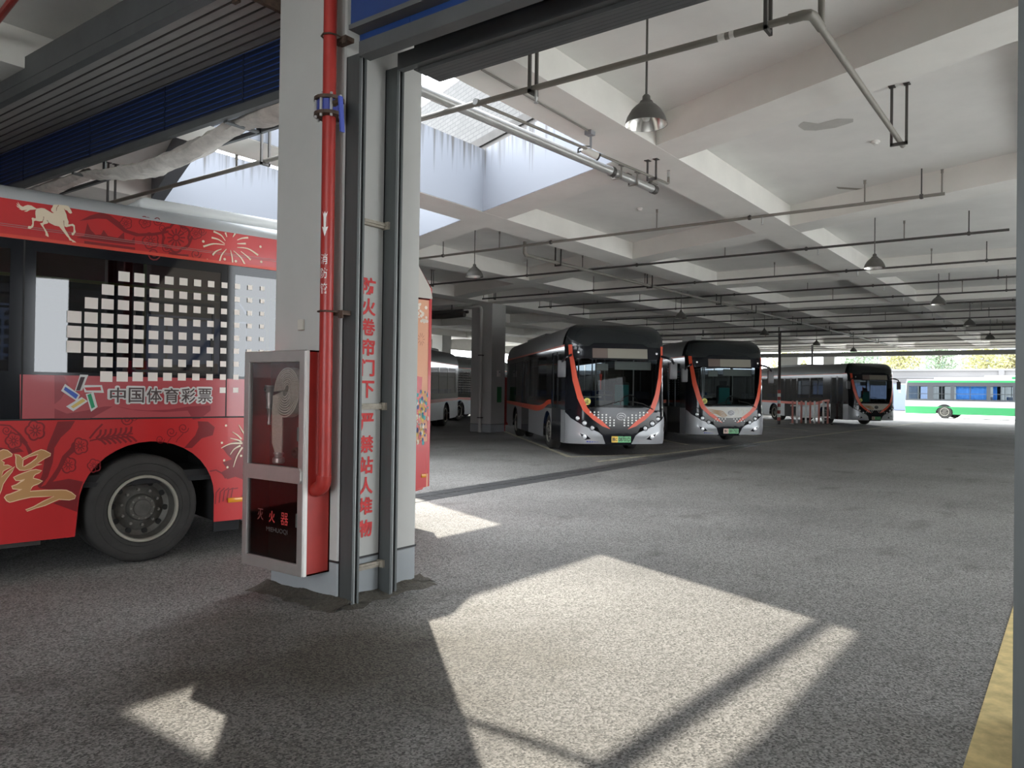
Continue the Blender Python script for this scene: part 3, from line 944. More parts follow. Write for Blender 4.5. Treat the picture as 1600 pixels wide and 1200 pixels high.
# big galvanised pipe crossing the skylight
t = thing('galvanised_pipe', 'large pale galvanised pipe crossing under the skylight', 'pipe', (4.84, 5.67, 4.74))
b = BM(); tube(b, [(0, 0, 0), (6.05, -0.34, 0)], 0.060, 22); obj('pipe_run', b, galv, t, True)
b = BM(); cyl(b, (4.78, -.267, 0), (4.86, -.272, 0), 0.070, 22); cyl(b, (5.97, -.336, 0), (6.08, -.342, 0), 0.068, 22); obj('coupling', b, pipe_d, t, True)
for x in (9.80, 10.25):
    y = 5.67-0.34*(x-4.84)/6.05
    b = BM()
    px, py = x-4.84, y-5.67
    box(b, px-.02, px+.02, py-.075, py-.068, -.07, .11); box(b, px-.02, px+.02, py+.068, py+.075, -.07, .11); box(b, px-.02, px+.02, py-.075, py+.075, -.075, -.062)
    box(b, px-.06, px+.06, py-.12, py-.05, .103, .112); box(b, px-.06, px+.06, py+.05, py+.12, .103, .112)
    obj('hanger', b, pipe_m, t)
b = BM(); cyl(b, (5.90, -.31, .05), (5.90, -.37, .09), .03, 10); cyl(b, (5.82, -.40, .07), (5.98, -.42, .07), .028, 10); obj('end_valve', b, pipe_m, t, True)
# the cross branches, counted from the door
BR = [(13.82, 1.72, 14.6), (17.45, 1.08, 16.5), (21.1, 0.45, 16.9), (24.3, 0.45, 16.7), (27.3, 0.45, 17.2), (30.1, 0.55, 17.2), (33.1, 0.55, 21), (36.1, .7, 21), (39.9, .9, 25), (43.0, .9, 25), (46.2, 1, 29), (49.6, 1.1, 29), (53.2, 1.1, 30), (55.4, 1.2, 30)]
BZ = 4.80
for i, (x, y0, y1) in enumerate(BR):
    r = 0.027 if i != 8 else 0.055
    t = thing('sprinkler_pipe', '%s thin sprinkler pipe across the ceiling, counting away from the doorway' % ORD[i] if i != 8 else 'ninth cross pipe from the doorway, thicker and darker than the thin sprinkler pipes', 'pipe', (x, y0, BZ), 0, 'sprinkler pipes under the ceiling')
    b = BM(); tube(b, [(0, 0, 0), (0, y1-y0, 0)], r, 10)
    obj('pipe_run', b, pipe_d if i > 0 else pipe_m, t, True)
    for y in (([2.05, 4.85, 9.2, 12.3] if i == 0 else [1.75, 4.85, 9.0, 12.4]) + ([16.5] if y1 > 16.9 else []) + ([20.4, 24.6] if y1 > 24 else [])):
        if y0 < y < y1 and i < 10: (rod if i != 8 else (lambda tt, a, c, d: ubracket(tt, a, c, d, 'y', .14, r=.055)))(t, x, y, BZ)
    if i < 10:
        for k, y in enumerate((2.9, 6.7, 10.6, 14.1)):
            if y0 < y < y1: sprink(t, x, y, BZ, True)
        if y0 < 4.6: sprink(t, x, 4.62 - .02*i, BZ, False)
    if i == 0: sprink(t, x, 1.76, BZ, True)
    if i in (1, 2, 3): sprink(t, x, y1-.05, BZ, True); ubracket(t, x, y1-.55, BZ, 'y', .09, .02)
# main pipe running along the parked rows
t = thing('sprinkler_main', 'long grey sprinkler main running lengthwise under the ceiling above the parked buses', 'pipe', (14.25, 10.2, 4.69))
b = BM(); tube(b, [(0, 0, .3), (0, 0, .05), (.05, 0, 0), (39.0, -1.0, 0)], 0.042, 12); obj('pipe_run', b, pipe_m, t, True)
for x in (15.6, 20.3, 25.3, 28.6, 34.0, 38.2, 42.5, 48): ubracket(t, x, 10.2-1.0*(x-14.25)/39, 4.69, 'x', .16, r=.042)
# dark duct-like bundle and down pipe at the second column
t = thing('down_pipe', 'white down pipe on the left face of the second column', 'pipe', (22.61, 18.16, 0))
b = BM(); tube(b, [(0, 0, 0.0), (0, 0, 4.62), (0, .03, 4.69), (0, .10, 4.72), (-.1, 2.8, 4.74)], 0.062, 12); obj('pipe_run', b, mat('off_white_pipe', (0.52, 0.51, 0.48), .5), t, True)
for z in (.55, 2.9):
    b = BM(); box(b, -.07, .075, -.10, .075, z-.02, z+.02); obj('pipe_clamp', b, pipe_d, t)
t = thing('cable_bundle', 'dark bundle of cables and trays hanging left of the second column', 'cables', (22.4, 18.8, 4.45))
for k, (dy, dz, rr) in enumerate(((0, 0, .10), (.2, .12, .06), (-.1, .16, .05))):
    b = BM(); tube(b, curve_pts([(dy, 0, 0), (dy-.1, 1.0, 0)], 1) if False else [(dy, 0, dz), (dy-.05, 1.0, dz-.03), (dy-.3, 2.2, dz-.01), (dy-.5, 3.8, dz+.03)], rr, 10); obj('cable', b, pipe_d, t, True)
for y in (.6, 2.4):
    b = BM(); cyl(b, (-.05, y, .0), (-.05, y, .8), .02, 8); obj('hanger', b, pipe_d, t)
# ---------------------------------------------------------------- pendant lamps
sh_m = mat('lamp_shade_grey', (0.13, 0.125, 0.115), 0.45, 0.4, var=.1, vscale=9)
in_m = mat('lamp_reflector', (0.80, 0.78, 0.74), 0.22, 0.9)
LAMPS = [((6.53, 3.29), 'grey bell pendant lamp nearest the doorway, in front of the big beam'),
         ((13.21, 10.82), 'grey bell pendant lamp beyond the skylight, left of the first parked bus'),
         ((16.41, 3.25), 'grey pendant lamp over the drive lane, second from the doorway'),
         ((23.78, 3.09), 'grey pendant lamp over the drive lane, third from the doorway'),
         ((31.4, 3.10), 'grey pendant lamp over the drive lane, fourth from the doorway'),
         ((39.2, 3.10), 'grey pendant lamp over the drive lane, farthest from the doorway'),
         ((24.2, 10.8), 'small dark pendant lamp above the first parked bus'),
         ((32.6, 10.75), 'small dark pendant lamp above the roof of the second parked bus'),
         ((40.5, 10.7), 'small dark pendant lamp just right of the second parked bus'),
         ((47.1, 10.4), 'small dark pendant lamp above the far parked bus')]
proto = None
for (x, y), lab in LAMPS:
    if proto is None:
        t = thing('pendant_lamp', lab, 'lamp', (x, y, 4.10), 0, 'pendant lamps')
        b = BM(); lathe(b, [(.200, 0), (.196, .012), (.178, .07), (.140, .135), (.098, .178), (.070, .198), (.062, .215)], (0, 0, 0), 'Z', 32); obj('lamp_shade', b, sh_m, t, True)
        b = BM(); lathe(b, [(.197, .001), (.174, .07), (.136, .133), (.094, .174), (0, .19)], (0, 0, 0), 'Z', 32); obj('reflector', b, in_m, t, True)
        b = BM(); lathe(b, [(.064, .205), (.058, .222), (.040, .228), (.036, .27), (.022, .285), (0, .286)], (0, 0, 0), 'Z', 20); obj('lamp_neck', b, sh_m, t, True)
        b = BM(); lathe(b, [(0, .03), (.03, .04), (.042, .07), (.036, .10), (.02, .14), (.018, .19)], (0, 0, 0), 'Z', 16); obj('bulb', b, mat('dead_bulb', (.75, .75, .72), .2), t, True)
        b = BM(); cyl(b, (0, 0, .28), (0, 0, 1.145), .011, 10); lathe(b, [(.05, 1.148), (.048, 1.12), (.015, 1.10)], (0, 0, 0), 'Z', 16); obj('rod', b, sh_m, t, True)
        proto = t
    else:
        r_ = proto.copy(); C.objects.link(r_); r_.location = (x, y, 4.10); r_['label'] = lab
        for ch in list(proto.children):
            c_ = ch.copy(); C.objects.link(c_); c_.parent = r_
# security camera on its bracket with a thin conduit
t = thing('security_camera', 'small white security camera on a bracket under the beam by the skylight', 'camera', (8.29, 4.95, 4.85))
b = BM(); rbox(b, -.06, .05, -.05, .05, -.055, 0, .006, 1); rbox(b, -.02, .09, -.02, .02, -.03, -.01, .004, 1); obj('junction_box', b, mat('grey_plastic', (.30, .31, .33), .5), t)
b = BM(); tube(b, [(0.02, 0, -.05), (0.02, 0, -.19), (0.03, .015, -.24)], .016, 8); obj('bracket', b, mat('grey_plastic', (.3, .3, .3), .5), t, True)
b = BM()
A0, A1 = Vector((-.07, .06, -.235)), Vector((.10, -.05, -.30))
cyl(b, A0, A1, .047, 16); cyl(b, A0-(A1-A0)*.05, A0, .036, 16, .047)
obj('camera_housing', b, mat('camera_white', (.72, .70, .66), .4), t, True)
b = BM(); cyl(b, A1, A1+(A1-A0)*.10, .050, 16); obj('lens_hood', b, blk_m, t, True)
b = BM(); tube(b, [(0.0, .0, -.19), (-.07, .05, -.20), (-.13, .09, -.24), (-.12, .10, -.28), (-.07, .07, -.255)], .009, 6); obj('cable', b, pipe_d, t, True)
b = BM(); cyl(b, (6.05, 4.90, 4.838), (8.23, 4.95, 4.838), .011, 8); tag(obj('conduit', b, pipe_m), 'thin grey conduit under the beam leading to the security camera', 'conduit')
for (x, y), lab in (((11.95, 2.37), 'round white smoke detector on the ceiling panel above the drive lane'), ((13.75, 7.04), 'round white smoke detector on the ceiling beyond the skylight'), ((17.8, 12.7), 'round white smoke detector on the ceiling near the pendant lamp by the parked buses')):
    t = thing('smoke_detector', lab, 'detector', (x, y, 5.25), 0, 'smoke detectors')
    b = BM(); lathe(b, [(0, -.055), (.035, -.055), (.042, -.035), (.055, -.03), (.06, -.012), (.05, 0)], (0, 0, 0), 'Z', 20); obj('detector_body', b, mat('detector_white', (.78, .77, .74), .4), t, True)
    b = BM(); cyl(b, (0.02, 0.02, -.056), (.02, .02, -.054), .006, 8); obj('indicator', b, red_m, t)
b = BM(); box(b, 9.05, 9.17, 5.45, 5.47, 4.60, 4.72); box(b, 9.07, 9.09, 5.44, 5.47, 4.70, 4.85)
b.free()
# ---------------------------------------------------------------- drawn shapes of the red bus livery: (metres from the rear, metres above the road)
HORSE = [(4.028,3.008),(4.063,3.027),(4.089,3.028),(4.106,3.019),(4.122,3.007),(4.139,3.014),(4.158,3.039),(4.159,3.037),(4.147,3.012),(4.167,3.03),(4.161,3.014),(4.142,2.998),(4.169,3.01),(4.159,2.997),(4.139,2.989),(4.152,2.986),(4.129,2.977),(4.089,2.987),(4.115,2.971),(4.095,2.971),(4.072,2.99),(4.035,2.999),(4.027,3.002),(4.035,2.987),(4.035,2.963),(4.031,2.933),(4.037,2.926),(4.053,2.931),(4.061,2.924),(4.057,2.909),(4.055,2.88),(4.063,2.859),(4.082,2.858),(4.086,2.838),(4.069,2.836),(4.05,2.853),(4.045,2.868),(4.044,2.903),(4.034,2.909),(4.003,2.908),(3.986,2.912),(3.978,2.92),(3.982,2.901),(4.001,2.892),(3.992,2.876),(3.975,2.855),(3.962,2.826),(3.958,2.806),(3.964,2.804),(3.946,2.792),(3.937,2.79),(3.94,2.809),(3.949,2.832),(3.964,2.853),(3.977,2.878),(3.972,2.889),(3.948,2.899),(3.941,2.91),(3.92,2.901),(3.896,2.891),(3.863,2.888),(3.846,2.867),(3.825,2.842),(3.807,2.817),(3.792,2.803),(3.785,2.784),(3.767,2.783),(3.761,2.769),(3.734,2.773),(3.743,2.782),(3.77,2.796),(3.785,2.814),(3.798,2.838),(3.82,2.875),(3.827,2.898),(3.811,2.89),(3.772,2.907),(3.758,2.905),(3.756,2.873),(3.759,2.852),(3.771,2.85),(3.767,2.829),(3.757,2.83),(3.75,2.842),(3.739,2.863),(3.745,2.883),(3.747,2.915),(3.762,2.926),(3.787,2.918),(3.796,2.915),(3.794,2.939),(3.805,2.966),(3.811,2.997),(3.824,3.027),(3.832,3.045),(3.821,3.033),(3.807,3.03),(3.792,3.012),(3.781,3.008),(3.769,3.016),(3.774,3.031),(3.789,3.057),(3.797,3.068),(3.814,3.071),(3.864,3.069),(3.906,3.062),(3.912,3.047),(3.916,3.035),(3.926,3.019),(3.921,3.018),(3.924,3.008),(3.903,2.993),(3.915,2.991),(3.939,3.003),(3.971,3.019),(3.995,3.019),(4.015,3.012)]
HLINES = [(3.976,2.951),(3.976,2.93),(3.983,2.915),(3.869,3.063),(3.883,3.041),(3.886,3.012),(3.952,2.926),(3.938,2.908),(3.83,2.942),(3.827,2.898)]
CH1 = [(4.144,1.012),(4.117,1.004),(4.099,0.985),(4.095,0.974),(4.046,1.0),(3.997,1.027),(3.961,1.041),(3.934,1.032),(3.894,1.006),(3.896,0.993),(3.937,0.971),(3.978,0.942),(3.995,0.925),(3.955,0.923),(3.995,0.917),(4.031,0.893),(4.075,0.883),(4.107,0.887),(4.127,0.909),(4.134,0.95),(4.133,0.991)]
CH1h = [(4.083,0.963),(4.042,0.987),(3.983,1.002),(3.996,0.977),(4.032,0.945),(4.076,0.916),(4.085,0.914)]
CH2 = [(4.147,0.828),(4.119,0.842),(4.075,0.859),(4.031,0.875),(3.995,0.88),(3.956,0.868),(3.976,0.856),(3.999,0.847),(4.012,0.832),(4.016,0.811),(3.975,0.796),(3.95,0.786),(3.975,0.769),(4.011,0.756),(4.024,0.744),(4.035,0.706),(3.928,0.706),(3.807,0.699),(3.774,0.694),(3.735,0.672),(3.704,0.642),(3.711,0.624),(3.749,0.617),(3.825,0.629),(3.871,0.611),(3.926,0.587),(3.99,0.572),(4.052,0.552),(4.061,0.558),(4.003,0.579),(3.936,0.617),(3.858,0.653),(3.927,0.661),(4.027,0.664),(4.107,0.65),(4.151,0.639),(4.172,0.635),(4.19,0.647),(4.206,0.674),(4.195,0.688),(4.165,0.696),(4.099,0.722),(4.088,0.731),(4.108,0.733),(4.152,0.741),(4.159,0.757),(4.127,0.767),(4.078,0.798),(4.07,0.812),(4.101,0.804),(4.132,0.806)]
CH3 = [(4.269,1.033),(4.223,1.052),(4.197,1.046),(4.164,1.013),(4.166,1.003),(4.204,0.99),(4.238,0.971),(4.217,0.95),(4.221,0.929),(4.19,0.928),(4.164,0.914),(4.194,0.903),(4.224,0.884),(4.232,0.834),(4.189,0.877),(4.142,0.912),(4.163,0.875),(4.197,0.826),(4.222,0.782),(4.234,0.732),(4.247,0.693),(4.264,0.694)]
LO0 = [(3.686,1.664),(3.623,1.663),(3.668,1.528),(3.723,1.527)]
LO1 = [(3.665,1.576),(3.516,1.578),(3.499,1.512),(3.648,1.515)]
LO2 = [(3.797,1.585),(3.683,1.493),(3.706,1.44),(3.825,1.526)]
LO3 = [(3.671,1.475),(3.623,1.44),(3.732,1.355),(3.786,1.396)]
LO4 = [(3.64,1.502),(3.58,1.515),(3.546,1.391),(3.597,1.351)]
LI0 = [(3.682,1.644),(3.648,1.644),(3.685,1.53),(3.715,1.53)]
LI1 = [(3.652,1.556),(3.528,1.563),(3.521,1.532),(3.636,1.531)]
LI2 = [(3.795,1.561),(3.696,1.492),(3.714,1.459),(3.806,1.535)]
LI3 = [(3.663,1.462),(3.639,1.444),(3.732,1.38),(3.752,1.394)]
LI4 = [(3.628,1.493),(3.6,1.506),(3.567,1.391),(3.594,1.376)]
FD = [(2.675,2.934),(2.116,2.962),(2.635,2.763),(2.105,2.814),(2.47,2.794),(2.361,2.788)]
GD = [(2.429,1.209),(2.466,1.046),(2.441,0.878),(2.408,0.81),(2.276,0.913)]
FS = [[(2.467,2.97),(2.51,3.017),(2.581,3.042)],[(2.472,2.94),(2.533,2.972),(2.598,2.981)],[(2.472,2.93),(2.579,2.925),(2.674,2.886)],[(2.501,2.886),(2.554,2.858),(2.586,2.816)],[(2.454,2.893),(2.5,2.829),(2.523,2.75)],[(2.415,2.888),(2.398,2.819),(2.391,2.748)],[(2.387,2.886),(2.313,2.83),(2.262,2.752)],[(2.314,2.89),(2.251,2.85),(2.213,2.819)],[(2.351,2.923),(2.24,2.924),(2.138,2.875)],[(2.352,2.959),(2.265,2.971)],[(2.352,2.993),(2.303,3.018),(2.242,3.033)],[(2.395,3.016),(2.372,3.055)],[(2.453,3.008),(2.468,3.049)]]
GS = [[(2.305,1.215),(2.267,1.153),(2.249,1.126)],[(2.366,1.147),(2.312,1.111),(2.275,1.074)],[(2.386,1.087),(2.311,1.067),(2.275,1.048)],[(2.472,0.995),(2.382,1.034),(2.265,1.034)],[(2.383,0.93),(2.345,0.981),(2.283,1.013)],[(2.351,0.807),(2.317,0.91),(2.265,0.995)]]
